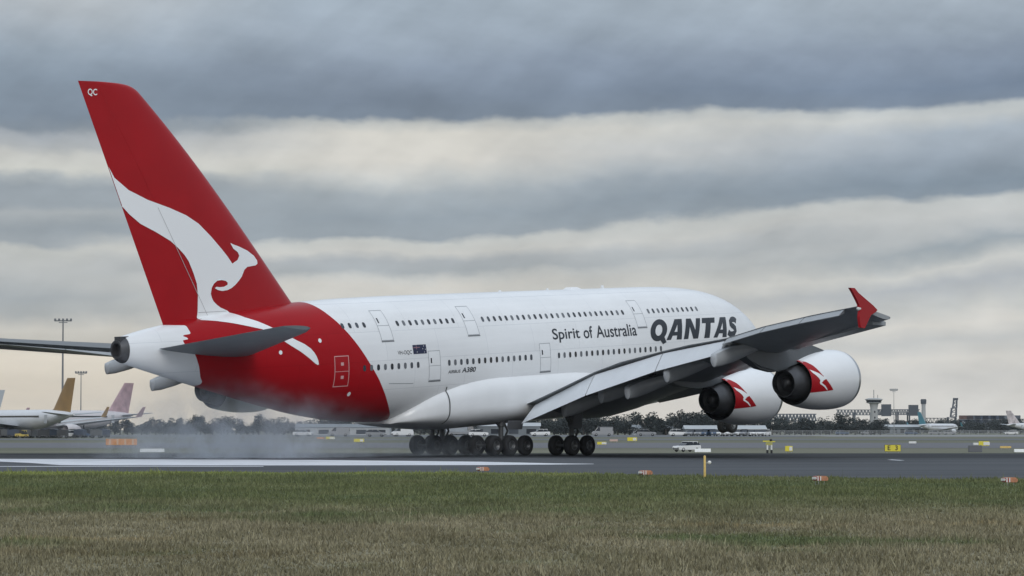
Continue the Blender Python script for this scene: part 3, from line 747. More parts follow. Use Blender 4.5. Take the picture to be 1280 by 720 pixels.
def grass_colour(nt, tc):
    """patchy turf: lush by the pavement, drying to straw towards the camera"""
    sp = nt.nodes.new('ShaderNodeSeparateXYZ'); nt.links.new(tc.outputs['Object'], sp.inputs[0])
    big = noise_node(nt, tc, .045, 4, .55, (1, .55, 1)); mid = noise_node(nt, tc, .35, 6, .65, (1, .35, 1)); fine = noise_node(nt, tc, 5, 4, .7)
    wob = madd(nt, big, 34, sp.outputs[1])
    dry = maprange(nt, wob, 96, 70)
    lush = maprange(nt, madd(nt, mid, 14, sp.outputs[1]), 118, 127)
    k = madd(nt, mid, .9, madd(nt, fine, .5, -.2))
    green = ramp(nt, k, [(.25, (0.071, 0.085, 0.035)), (.5, (0.121, 0.138, 0.060)), (.75, (0.177, 0.182, 0.091))])
    straw = ramp(nt, k, [(.25, (0.120, 0.111, 0.063)), (.5, (0.204, 0.184, 0.116)), (.78, (0.308, 0.275, 0.187))])
    c = mixc(nt, dry, green, straw)
    weed = maprange(nt, noise_node(nt, tc, .16, 5, .65, (.6, 1, 1)), .56, .64)
    c = mixc(nt, weed, c, mixc(nt, .55, c, (.75, .70, .62), 'MULTIPLY'))
    bare = maprange(nt, noise_node(nt, tc, .11, 5, .62, (.45, 1.3, 1)), .60, .68)
    c = mixc(nt, bare, c, mixc(nt, 1.0, c, (1.28, 1.16, 1.05), 'MULTIPLY'))
    patch = maprange(nt, noise_node(nt, tc, .075, 4, .6, (1, .8, 1)), .50, .62)
    c = mixc(nt, patch, c, (0.111, 0.133, 0.060))
    return mixc(nt, lush, c, (0.213, 0.241, 0.071))
m_ground, nt, b = nodes_mat('turf')
tc = nt.nodes.new('ShaderNodeTexCoord')
c_near = grass_colour(nt, tc)
sp = nt.nodes.new('ShaderNodeSeparateXYZ'); nt.links.new(tc.outputs['Object'], sp.inputs[0])
c_far = ramp(nt, noise_node(nt, tc, .02, 5, .6, (.25, 1, 1)), [(.3, (.10, .105, .068)), (.5, (.135, .135, .092)), (.7, (.17, .162, .118))])
nt.links.new(mixc(nt, maprange(nt, sp.outputs[1], 190, 215), c_near, c_far), b.inputs['Base Color'])
bm = bmesh.new()
rows = sorted(set([-60, -20, 0, 30, 80, 130, 180] + [p[0] for p in PROF] + list(range(220, 900, 20))))
xs = [-4000, -2000, -500, -150, 0, 150, 500, 2000, 4000]
g = [[bm.verts.new((x, y, gz(y))) for x in xs] for y in rows]
for a, c in zip(g[:-1], g[1:]):
    for i in range(len(xs) - 1): bm.faces.new((a[i], a[i+1], c[i+1], c[i]))
tag(finish(bm, 'ground', m_ground, recalc=False), kind='structure')

def asphalt(name, dark, light, band=None, scale=.08):
    m, nt, b = nodes_mat(name, .82)
    tc = nt.nodes.new('ShaderNodeTexCoord')
    n1 = noise_node(nt, tc, scale, 6, .6, (.35, 1, 1)); n2 = noise_node(nt, tc, 2.2, 4, .7)
    c = ramp(nt, madd(nt, n1, .8, madd(nt, n2, .2, 0)), [(.3, dark), (.7, light)])
    if band:
        sp = nt.nodes.new('ShaderNodeSeparateXYZ'); nt.links.new(tc.outputs['Object'], sp.inputs[0])
        w = madd(nt, n1, 9, sp.outputs[1])
        streak = noise_node(nt, tc, .5, 5, .6, (.05, 1, 1))
        c = mixc(nt, maprange(nt, w, band[0], band[1]), c, band[2])
        c = mixc(nt, .85, c, mixc(nt, maprange(nt, streak, .35, .65), (.62, .62, .63), (1.2, 1.2, 1.22)), 'MULTIPLY')
    nt.links.new(c, b.inputs['Base Color'])
    nt.links.new(maprange(nt, n1, .3, .7, .65, .9), b.inputs['Roughness'])
    return m
def sheet(name, pts, m, up):
    """flat paved sheet; pts counter-clockwise (x, y); follows the lie of the land where it slopes"""
    bm = bmesh.new()
    bm.faces.new([bm.verts.new((x, y, up)) for x, y in pts])
    for d in sorted(set([p[0] for p in PROF] + list(range(220, 900, 20)))):
        bmesh.ops.bisect_plane(bm, geom=bm.verts[:] + bm.edges[:] + bm.faces[:], plane_co=(0, d, 0), plane_no=(0, 1, 0))
    for v in bm.verts: v.co.z = gz(v.co.y) + up
    for f in bm.faces:
        f.normal_update()
        if f.normal.z < 0: f.normal_flip()
    return tag(finish(bm, name, m, recalc=False, smooth=False), kind='structure')
m_run = asphalt('runway_asphalt', (.046, .051, .057), (.074, .080, .088), band=(181, 187, (.011, .013, .017)))
edge = [near(0, 590.5), near(300, 590.6), near(600, 591.2), near(800, 594), near(1025, 597.5), near(1280, 599.8)]
# ragged turf edge
pe = []
full = [Vector((-420, 123, 0)), Vector((-120, 122.5, 0))] + edge + [Vector((60, 93, 0)), Vector((420, 40, 0))]
for a, c in zip(full[:-1], full[1:]):
    n = max(1, min(60, int((c - a).length / .5)))
    for i in range(n):
        p = a.lerp(c, i / n); pe.append((p.x, p.y + (random.uniform(-.7, .7) + 1.6 * math.sin(p.x * .55) * math.sin(p.x * .21 + 1) if abs(p.x) < 45 else 0)))
pe.append((420, 40))
sheet('runway', pe + [(420, 216), (-420, 214)], m_run, .004)
m_paint, nt, b = nodes_mat('runway_paint', .75)
tc = nt.nodes.new('ShaderNodeTexCoord')
wear = maprange(nt, madd(nt, noise_node(nt, tc, .9, 6, .7, (.25, 1, 1)), .75, madd(nt, noise_node(nt, tc, 6, 4, .7), .25, 0)), .50, .68)
nt.links.new(mixc(nt, wear, ramp(nt, noise_node(nt, tc, .3, 4, .6), [(.3, (.60, .61, .64)), (.7, (.72, .73, .76))]), (.22, .225, .235)), b.inputs['Base Color'])
def marking(name, pix, up=.009):
    bm = bmesh.new(); bm.faces.new([bm.verts.new(near(u, v) + Vector((0, 0, up))) for u, v in pix])
    for f in bm.faces:
        f.normal_update()
        if f.normal.z < 0: f.normal_flip()
    return tag(finish(bm, name, m_paint, smooth=False, recalc=False), kind='structure')
marking('runway_marking', [(-60, 577.2), (0, 577.2), (40, 579), (76, 581.6), (140, 582), (400, 582), (600, 581.6), (690, 581.0), (742, 580.4), (742, 580.0), (690, 579.4), (600, 577.4), (400, 575.2), (200, 574.3), (0, 573.9), (-60, 573.6)])
marking('runway_marking', [(-60, 583.9), (120, 583.5), (330, 583.6), (330, 583.0), (120, 582.9), (-60, 583.1)])
marking('runway_marking', [(1108, 575.0), (1124, 576.0), (1130, 575.6), (1114, 574.6)])
m_taxi = asphalt('taxiway_asphalt', (.105, .105, .115), (.15, .15, .16), scale=.03)
m_apron = asphalt('apron_concrete', (.20, .20, .20), (.29, .29, .285), scale=.02)
m_dkap = asphalt('apron_asphalt', (.095, .10, .105), (.15, .155, .16), scale=.02)
sheet('taxiway', [(-900, 512), (900, 505), (900, 556), (-900, 560)], m_taxi, .03)
sheet('taxiway', [(-900, 590), (0, 588), (900, 575), (900, 604), (0, 608), (-900, 625)], m_dkap, .03)
sheet('apron', [(-900, 640), (70, 660), (70, 1000), (-900, 1000)], m_dkap, .03)
sheet('apron', [(75, 680), (900, 640), (900, 980), (75, 980)], m_apron, .03)

# ------------------------------------------------------------------ grass blades in front of the runway
def grass_blades():
    n = 300000
    # spread so the picture is evenly covered: more per square metre close by
    t = rng.random(n)
    d = 33.0 * (121.5 / 33.0) ** (t ** .80)
    x = (rng.random(n) * 2 - 1) * (.187 * d + 1.0)
    lim = np.interp(x, [p[0] for p in pe], [p[1] for p in pe]) if False else None
    ex = np.array([p[0] for p in pe]); ey = np.array([p[1] for p in pe])
    keep = d < np.interp(x, ex, ey) + .35
    x, d = x[keep], d[keep]; n = len(x)
    cl = np.sin(x * 1.3 + np.sin(d * .7) * 2) * np.sin(d * .9 + np.sin(x * .8) * 2)
    h = (.035 + .055 * rng.random(n)) * (1 + .5 * cl) * np.where(rng.random(n) < .03, 2.2, 1.0)
    h *= np.interp(d, [33, 60, 121], [.8, 1.0, 1.25])
    w = .007 + .011 * rng.random(n) + d * 6e-5
    a = rng.random(n) * math.pi
    lean = (rng.random((n, 2)) - .5) * (h * 1.1)[:, None]
    V = np.empty((n, 3, 3), np.float32)
    dx, dy = np.cos(a) * w, np.sin(a) * w
    V[:, 0] = np.stack([x - dx, d - dy, np.full(n, -.005)], 1)
    V[:, 1] = np.stack([x + dx, d + dy, np.full(n, -.005)], 1)
    V[:, 2] = np.stack([x + lean[:, 0], d + lean[:, 1], h], 1)
    # scattered pale seed stalks
    k = rng.random(n) < .012
    h[k] *= 1.7; w[k] *= .55
    V[:, 2] = np.stack([x + lean[:, 0], d + lean[:, 1], h], 1)
    me = bpy.data.meshes.new('grass')
    me.vertices.add(3 * n); me.vertices.foreach_set('co', V.ravel())
    me.loops.add(3 * n); me.loops.foreach_set('vertex_index', np.arange(3 * n, dtype=np.int32))
    me.polygons.add(n); me.polygons.foreach_set('loop_start', np.arange(0, 3 * n, 3, dtype=np.int32))
    me.update(calc_edges=True)
    m, nt, b = nodes_mat('grass_blade', .75)
    tc = nt.nodes.new('ShaderNodeTexCoord')
    c = grass_colour(nt, tc)
    gi = nt.nodes.new('ShaderNodeNewGeometry')
    v = maprange(nt, gi.outputs['Random Per Island'], 0, 1, .62, 1.6, False)
    cb = nt.nodes.new('ShaderNodeCombineXYZ')
    for i in range(3): nt.links.new(v, cb.inputs[i])
    nt.links.new(mixc(nt, 1.0, c, cb.outputs[0], 'MULTIPLY'), b.inputs['Base Color'])
    me.materials.append(m)
    tag(link('grass', me), kind='stuff')
grass_blades()

# ------------------------------------------------------------------ small airfield furniture
m_orange = mat('orange_paint', (.46, .20, .11), .6, noise=.25, nscale=6)
m_hood = mat('hood_red', (.34, .045, .04), .5, noise=.2, nscale=6)
m_redw = mat('red_lens', (.35, .03, .03), .2)
m_pale = mat('pale_white', (.75, .75, .72), .5, noise=.08, nscale=4)
m_yellow = mat('sign_yellow', (.72, .62, .05), .45)
m_ypost = mat('post_yellow', (.72, .50, .16), .5, noise=.15, nscale=8)
m_leg = mat('galvanised', (.35, .36, .36), .45, metal=.5)
def papi(u, v, rz, label):
    o = empty('approach_light', near(u, v), rz); o.scale = (.70, .70, .70)
    tag(o, label, 'airfield light', 'orange approach light boxes in the grass')
    bm = bmesh.new()
    # rounded sheet-metal housing with a sloping hood
    prof = [(-.30, .0), (-.30, .15), (-.24, .20), (.20, .20), (.31, .12), (.31, .02), (.25, -.03), (-.25, -.03)]
    add_prism(bm, prof, lambda a, c, t: Vector((a, t, .20 + c)), -.2, .2)
    bmesh.ops.bevel(bm, geom=bm.edges[:], offset=.018, segments=2, affect='EDGES')
    finish(bm, 'housing', m_orange, o, sharp=30)
    bm = bmesh.new(); add_box(bm, (-.20, 0, .285), (.26, .42, .19)); bmesh.ops.bevel(bm, geom=bm.edges[:], offset=.02, segments=2, affect='EDGES'); finish(bm, 'hood', m_hood, o, sharp=30)
    for y in (-.13, 0, .13):
        bm = bmesh.new(); add_tube(bm, (-.37, y, .29), (-.325, y, .29), .06, n=14); finish(bm, 'lens', m_pale, o)
    for x in (-.27, -.13):
        bm = bmesh.new(); add_box(bm, (x, 0, .285), (.06, .434, .20)); finish(bm, 'stripe', m_pale, o, smooth=False)
    for x, y in ((-.2, -.14), (-.2, .14), (.2, 0)):
        bm = bmesh.new(); add_tube(bm, (x, y, 0), (x, y, .18), .018, n=8); add_tube(bm, (x, y, 0), (x, y, .02), .05, n=10); finish(bm, 'leg', m_leg, o)
    return o
papi(604, 592.3, R(30), 'dull orange light box at the grass edge below the rear main wheels')
papi(807, 597.3, R(30), 'orange light box with red lenses left of the yellow post')
papi(1025, 605.5, R(25), 'orange light box on thin legs in the grass midway between yellow post and right edge')
papi(1261, 607.6, R(20), 'orange light box in the grass at the right edge of the picture')
o = empty('marker_post', near(880.5, 597)); tag(o, 'slim yellow post with a small round lamp standing at the edge of the grass', 'post')
bm = bmesh.new(); add_lathe(bm, [(0, .075), (.03, .075), (.035, .045), (.80, .045), (.83, .03), (.84, .005)], 'Z', 16, cap=True); finish(bm, 'pole', m_ypost, o)
bm = bmesh.new(); add_tube(bm, (.03, 0, .55), (.15, 0, .56), .015, n=8); finish(bm, 'bracket', m_leg, o)
bm = bmesh.new(); bmesh.ops.create_uvsphere(bm, u_segments=16, v_segments=10, radius=.07, matrix=Matrix.Translation((.18, 0, .57))); finish(bm, 'lamp', m_pale, o)

def gable(u, d, L_, h, m, label, cat='marker', rz=0.0, group=None):
    bm = bmesh.new()
    add_prism(bm, [(-.45, 0), (.45, 0), (.06, h), (-.06, h)], lambda a, c, t: Vector((t, a, c)), -L_ / 2, L_ / 2)
    bmesh.ops.bevel(bm, geom=bm.edges[:], offset=.02, segments=1, affect='EDGES')
    o = finish(bm, 'boundary_marker', m, smooth=False); o.location = at(u, d); o.rotation_euler = (0, 0, rz)
    return tag(o, label, cat, group)
gable(191, 462, 3.9, .55, m_pale, 'white ridge marker lying in the grass left of the tyre smoke', group='white ridge markers in the grass')
gable(878, 462, 2.6, .55, m_pale, 'short white ridge marker just right of the white car', group='white ridge markers in the grass')
gable(1276, 458, 2.4, .5, m_pale, 'white ridge marker cut by the right edge of the picture', group='white ridge markers in the grass')
m_obar = mat('barrier_orange', (.62, .26, .07), .55, noise=.15, nscale=1.2)
o = empty('barrier', at(152.5, 524)); tag(o, 'long orange barrier board standing in front of the parked jets', 'barrier')
bm = bmesh.new(); add_box(bm, (0, 0, .85), (5.7, .12, 1.15)); bmesh.ops.bevel(bm, geom=bm.edges[:], offset=.03, segments=1, affect='EDGES'); finish(bm, 'board', m_obar, o, smooth=False)
for x in (-2.3, 0, 2.3):
    bm = bmesh.new(); add_box(bm, (x, .12, .5), (.1, .1, 1.0)); add_box(bm, (x, .1, .06), (.2, .9, .12)); finish(bm, 'leg', m_leg, o, smooth=False)
bm = bmesh.new()
for k in range(4): add_box(bm, (-2.1 + k * 1.4, -.07, .85), (.35, .015, 1.0))
finish(bm, 'stripe', mat('barrier_stripe', (.62, .42, .28), .5), o, smooth=False)

def sign(u, d, w, h, label, text=None, z=.25, name='airfield_sign', m=None, white=0.0, group=None):
    o = empty(name, at(u, d)); tag(o, label, 'sign', group)
    m = m or m_yellow
    bm = bmesh.new(); add_box(bm, (0, 0, z + h / 2), (w, .22, h)); bmesh.ops.bevel(bm, geom=bm.edges[:], offset=.04, segments=2, affect='EDGES'); finish(bm, 'sign_box', m_black if text else m, o, smooth=False)
    if text:
        bm = bmesh.new(); add_box(bm, (0, -.115, z + h / 2), (w - .08, .02, h - .08)); finish(bm, 'sign_face', m, o, smooth=False)
    for x in (-w * .35, w * .35):
        bm = bmesh.new(); add_tube(bm, (x, 0, 0), (x, 0, z + .02), .05, n=8); finish(bm, 'leg', m_leg, o)
    if white:
        bm = bmesh.new(); add_box(bm, (w * .25, -.12, z + h / 2), (w * white, .03, h * .7)); finish(bm, 'pale_panel', m_pale, o, smooth=False)
    if text:
      for ch, cx in text:
        cu = bpy.data.curves.new('tmp_text', 'FONT'); cu.body = ch; cu.size = h * .95; cu.align_x = 'CENTER'; cu.align_y = 'CENTER'; cu.extrude = .004; cu.offset = .02
        t = bpy.data.objects.new('tmp_text', cu); C.objects.link(t)
        me = bpy.data.meshes.new_from_object(t.evaluated_get(bpy.context.evaluated_depsgraph_get()))
        bpy.data.objects.remove(t); bpy.data.curves.remove(cu)
        me.materials.clear(); me.materials.append(m_black)
        q = link('sign_letter', me, o, (cx, -.132, z + h / 2)); q.rotation_euler = (R(90), 0, 0)
    return o
sign(1115, 415, 2.35, 1.0, 'bright yellow taxiway sign with black letters below the control tower', (('E', -.55), ('3', .55)))
sign(985.5, 425, 1.1, .8, 'small yellow sign with a pale right half, right of the two legged stand', white=.4)
sign(790, 565, 1.9, .7, 'yellow box sign on the far taxiway edge beyond the wing gear', white=.35)
sign(752, 530, 1.7, .5, 'low yellow sign beside the foremost main wheels', white=.5)
sign(767, 560, 1.6, .4, 'low pale pink board on the far taxiway right of the wing gear', m=mat('pink_board', (.6, .42, .36), .5))
sign(413, 585, 1.8, .5, 'yellow lit sign seen through the thin smoke below the red tail', white=.6)
sign(401, 588, 1.6, .35, 'low orange board left of the yellow sign seen through the smoke', m=m_obar)
sign(449, 555, 2.0, .6, 'yellow sign with pale ends left of the rear main wheels', white=.3)
sign(1229, 520, 1.9, .8, 'yellow and white sign behind the grey cabinet at right', white=.6)
sign(1140, 540, 1.4, .4, 'low pale board on the grass right of the yellow taxiway sign', m=m_pale)
sign(1256, 492, 1.9, .35, 'low yellow board left of the white ridge marker at the right edge', m=m_ypost)
# two legged stand with yellow arms
o = empty('marker_stand', at(960.5, 405)); tag(o, 'black and yellow two legged marker stand beyond the runway under the outer engines', 'marker')
bm = bmesh.new(); add_box(bm, (-.35, 0, 1.72), (.95, .12, .16)); add_box(bm, (.55, 0, 1.66), (.7, .1, .12)); finish(bm, 'arm', m_yellow, o, smooth=False)
bm = bmesh.new(); add_box(bm, (.05, 0, 1.35), (.95, .16, .45)); finish(bm, 'panel', mat('stand_panel', (.38, .36, .12), .5), o, smooth=False)
bm = bmesh.new(); bmesh.ops.create_uvsphere(bm, u_segments=12, v_segments=8, radius=.2, matrix=Matrix.Translation((.3, 0, 1.88))); finish(bm, 'lamp', m_black, o)
for x in (-.2, .38):
    bm = bmesh.new(); add_tube(bm, (x, 0, .5), (x, 0, 1.2), .12, n=10); finish(bm, 'leg', m_pale, o)
    bm = bmesh.new(); add_tube(bm, (x, 0, 0), (x, 0, .5), .15, n=10); finish(bm, 'foot', m_black, o)
o = empty('equipment_cabinet', at(1218, 458)); tag(o, 'dark grey equipment cabinet with a pale top box in the grass at right', 'cabinet')
bm = bmesh.new(); add_box(bm, (0, 0, .55), (2.1, 1.0, 1.1)); bmesh.ops.bevel(bm, geom=bm.edges[:], offset=.05, segments=1, affect='EDGES'); finish(bm, 'body', mat('cabinet_grey', (.12, .125, .14), .5), o, smooth=False)
bm = bmesh.new(); add_box(bm, (.1, 0, 1.3), (.8, .6, .38)); bmesh.ops.bevel(bm, geom=bm.edges[:], offset=.04, segments=1, affect='EDGES'); finish(bm, 'top_box', m_pale, o, smooth=False)

# ------------------------------------------------------------------ vehicles
m_cwhite = mat('car_white', (.78, .78, .78), .25, coat=.6)
m_cgrey = mat('car_silver', (.32, .33, .35), .3, metal=.4, coat=.5)
m_cblue = mat('car_blue', (.05, .09, .16), .3, coat=.5)
m_cred = mat('car_red', (.35, .04, .035), .3, coat=.5)
m_tugy = mat('tug_yellow', (.55, .42, .10), .4)
CARW = None
m_cargo = mat('cargo_box_grey', (.33, .36, .39), .5, noise=.1, nscale=.6)
def vehicle(name, cat, label, u, d, rz, kind, paint, group=None):
    """length runs along x, nose at -x"""
    global CARW
    o = empty(name, at(u, d, .03), rz); tag(o, label, cat, group)
    K = {'wagon': (4.7, 1.85, [(-2.35, .30), (-2.36, .72), (-2.2, .92), (-1.15, 1.02), (2.3, 1.08), (2.36, .8), (2.34, .30)], [(-1.1, 1.0), (-.35, 1.60), (1.7, 1.66), (2.25, 1.06)]),
         'van': (5.2, 1.95, [(-2.6, .3), (-2.6, .85), (-2.3, 1.1), (-1.8, 1.25), (2.6, 1.25), (2.6, .3)], [(-1.85, 1.22), (-1.2, 2.1), (2.45, 2.2), (2.6, 1.22)]),
         'truck': (7.0, 2.3, [(-3.5, .5), (-3.5, 1.2), (-3.3, 1.4), (-1.9, 1.4), (-1.9, .95), (3.5, .95), (3.5, .5)], [(-3.3, 1.38), (-3.1, 2.4), (-1.9, 2.4), (-1.9, 1.38)]),
         'tug': (3.0, 1.5, [(-1.5, .35), (-1.5, .95), (-.2, 1.0), (0, .75), (1.5, .8), (1.5, .35)], [(-.1, .8), (.0, 1.6), (1.1, 1.65), (1.2, .78)])}[kind]
    ln, wd, body, cab = K
    bm = bmesh.new(); add_prism(bm, body, lambda a, c, t: Vector((a, t, c)), -wd / 2, wd / 2)
    bmesh.ops.bevel(bm, geom=bm.edges[:], offset=.07, segments=2, affect='EDGES'); finish(bm, 'body', paint, o, sharp=40)
    cx0 = sum(p[0] for p in cab) / 4
    bm = bmesh.new(); add_prism(bm, cab, lambda a, c, t: Vector((a, t * (1 - .12 * (c - cab[0][1])), c)), -wd / 2 + .06, wd / 2 - .06)
    bmesh.ops.bevel(bm, geom=bm.edges[:], offset=.05, segments=2, affect='EDGES'); finish(bm, 'cabin', m_glass, o, sharp=40)
    zt = max(p[1] for p in cab); x0 = cab[1][0]; x1 = cab[2][0]
    bm = bmesh.new(); add_box(bm, ((x0 + x1) / 2, 0, zt), (x1 - x0 + .1, wd * .86, .09)); 
    for x in ((x0 + x1) / 2, x1 - .1):
        for sy in (-1, 1): add_box(bm, (x, sy * (wd / 2 - .13), (zt + cab[0][1]) / 2), (.1, .06, zt - cab[0][1]))
    bmesh.ops.bevel(bm, geom=bm.edges[:], offset=.02, segments=1, affect='EDGES'); finish(bm, 'roof', paint, o, sharp=40)
    if kind == 'van':
        bm = bmesh.new()
        for sy in (-1, 1): add_box(bm, (.85, sy * (wd / 2 - .06), 1.65), (3.1, .05, .9))
        finish(bm, 'side_panel', paint, o, smooth=False)
    if kind == 'truck':
        bm = bmesh.new(); add_box(bm, (.85, 0, 2.1), (5.2, 2.3, 2.2)); bmesh.ops.bevel(bm, geom=bm.edges[:], offset=.05, segments=1, affect='EDGES'); finish(bm, 'cargo_box', m_cargo, o, smooth=False)
    if CARW is None:
        CARW = wheel_mesh(.36, .22)
    r = .36
    for x in (-ln * .31, ln * .3):
        for sy in (-1, 1): link('wheel', CARW, o, (x, sy * (wd / 2 - .1), r))
    for sy in (-1, 1):
        bm = bmesh.new(); add_box(bm, (body[1][0] - .01, sy * (wd / 2 - .32), .74 if kind != 'truck' else .9), (.05, .36, .16)); finish(bm, 'headlight', m_lamp, o, smooth=False)
    bm = bmesh.new(); add_box(bm, (body[0][0] - .02, 0, .5), (.08, wd * .8, .2)); finish(bm, 'bumper', m_dkgrey, o, smooth=False)
    return o
vehicle('parked_car', 'car', 'white estate car driving left on the grass beyond the runway', 858, 464, R(38), 'wagon', m_cwhite)
# ------------------------------------------------------------------ parked jets
m_jwhite = mat('jet_white', (.66, .67, .69), .35, coat=.2, noise=.05, nscale=.3)
m_jpink = mat('jet_pale_pink', (.60, .57, .58), .35, noise=.05, nscale=.3)
m_gold = mat('tail_gold', (.30, .175, .06), .4, noise=.15, nscale=.4)
m_rose = mat('tail_rose', (.42, .28, .30), .4, noise=.25, nscale=.5)
m_teal = mat('tail_teal', (.05, .19, .24), .4, noise=.15, nscale=.4)
m_tgrey = mat('tail_grey', (.42, .45, .47), .4)
def jet(u, d, rz, scale, label, paint, tail, finscale=1.0):
    """narrow-body jet, nose along +x"""
    o = empty('parked_jet', at(u, d, .03), rz); tag(o, label, 'airliner', 'parked jets on the far aprons')
    S = scale
    top = pchip([(0, -.3), (.4, .4), (1.5, 1.1), (3, 1.7), (5, 1.95), (27, 1.95), (33, 1.75), (37.5, 1.25)])
    bot = pchip([(0, -.5), (.5, -1.1), (2, -1.7), (4, -1.95), (23, -1.95), (28, -1.4), (33, -.2), (37.5, .75)])
    hw = pchip([(0, .08), (.5, .7), (2, 1.45), (4, 1.88), (5, 1.95), (25, 1.95), (31, 1.4), (37.5, .25)])
    P = lambda s, y, z: Vector(((17 - s) * S, y * S, (z + 3.55) * S))
    rings = []
    for s in (0, .2, .5, 1, 1.7, 2.6, 3.8, 5, 10, 16, 22, 25, 28, 31, 34, 36.5, 37.5):
        zt, zb, w = top(s), bot(s), hw(s); rings.append([P(s, w * math.sin(t), (zt + zb) / 2 + (zt - zb) / 2 * math.cos(t)) for t in np.linspace(0, 2 * math.pi, 25)[:-1]])
    bm = bmesh.new(); add_loft(bm, rings); f = finish(bm, 'fuselage', paint, o, sharp=60)
    def slab(name, st, m, parent=o):
        rings = []
        for y, sl, s2, z, th in st:
            c = s2 - sl; us = [0, .05, .2, .45, .75, 1]
            rings.append([P(sl + q * c, y, z + naca(q, .1) * c) for q in us] + [P(sl + q * c, y, z - naca(q, .1) * c) for q in us[::-1]])
        bm = bmesh.new(); add_loft(bm, rings); return finish(bm, name, m, parent, sharp=60)
    for sg in (1, -1):
        slab('wing', [(sg * 1.2, 12, 19.3, -1.3, 1), (sg * 6, 14.6, 19.6, -.75, 1), (sg * 16.6, 20.2, 22.0, .5, 1)], m_fair)
        slab('tailplane', [(sg * .5, 32.5, 36.3, .9, 1), (sg * 6.3, 36, 37.6, 1.4, 1)], m_fair)
        bm = bmesh.new(); add_prism(bm, [(20.3, .45), (22.2, .55), (23.1, 2.6), (22.3, 2.6)], lambda a, c, t: P(a, sg * (16.62 + t + (c - .5) * .12), c), 0, .12); finish(bm, 'winglet', tail, o, smooth=False)
        bm = bmesh.new(); add_lathe(bm, [(-.2, .8), (0, .92), (.4, 1.06), (1.6, 1.1), (2.8, .95), (3.9, .6), (4.0, .45)], 'X', 20)
        bmesh.ops.scale(bm, vec=(-S, S, S), verts=bm.verts[:]); bmesh.ops.translate(bm, vec=P(11.0, sg * 5.6, -2.05), verts=bm.verts[:]); finish(bm, 'engine', paint, o)
        bm = bmesh.new(); add_tube(bm, P(18.3, sg * 3.7, -1.2), P(18.3, sg * 3.7, -3.0), .14 * S)
        for q in (-.35, .35): add_tube(bm, P(18.3, sg * 3.7 + q - .14, -3.0), P(18.3, sg * 3.7 + q + .14, -3.0), .55 * S, n=14)
        finish(bm, 'main_gear', m_rubber, o)
    bm = bmesh.new(); add_tube(bm, P(5, 0, -1.7), P(5, 0, -3.15), .1 * S)
    for q in (-.25, .25): add_tube(bm, P(5, q - .1, -3.15), P(5, q + .1, -3.15), .4 * S, n=14)
    finish(bm, 'nose_gear', m_rubber, o)
    H = finscale
    rings = []
    for z, a, c in [(1.2, 28.0, 36.2), (2.1, 30.0, 36.4), (2.1 + 5.9 * H, 34.9, 37.9)]:
        us = [0, .05, .2, .45, .75, 1]; k = c - a
        rings.append([P(a + q * k, naca(q, .1) * k, z) for q in us] + [P(a + q * k, -naca(q, .1) * k, z) for q in us[::-1]])
    bm = bmesh.new(); add_loft(bm, rings); finish(bm, 'tail_fin', tail, o, sharp=60)
    for sg in (1, -1):
        bm = bmesh.new(); add_box(bm, P(17, sg * 1.90, .62), (21 * S, .06 * S, .3 * S)); finish(bm, 'window_row', m_glass, f, smooth=False)
        bm = bmesh.new(); add_box(bm, P(1.9, sg * 1.12, .72), (.8 * S, .3 * S, .45 * S), Matrix.Rotation(-.3 * sg, 3, 'Z')); finish(bm, 'cockpit_window', m_glass, f, smooth=False)
    bm = bmesh.new()
    for sg in (1, -1):
        for s in (5.0, 29.6):
            bd = bmesh.new(); add_box(bd, P(s, sg * (1.83 if s < 10 else 1.56), .1), (.85 * S, .12 * S, 1.7 * S)); finish(bd, 'door', m_fair, f, smooth=False)
    bm.free()
    return o
jet(25, 641, R(130), 1.13, 'white jet with a golden tail fin parked at far left', m_jwhite, m_gold)
jet(84, 703, R(235), 1.15, 'pale jet with a rose coloured tail fin nosing out beside the golden tailed jet', m_jpink, m_rose, 1.0)
jet(-98, 735, R(183), 1.02, 'jet with a plain grey tail fin cut by the left edge of the picture', m_jwhite, m_tgrey)
jet(1174, 1400, R(48), .92, 'white jet with a teal tail fin below the thin dark tower', m_jwhite, m_teal)
jet(1302, 1350, R(22), .95, 'white jet with a mottled tail fin at the right edge', m_jwhite, mat('tail_mottled', (.5, .45, .45), .4, noise=.4, nscale=.5))
jet(1226, 1700, R(15), .62, 'tiny grey jet between the two white jets at right', m_jwhite, m_tgrey)

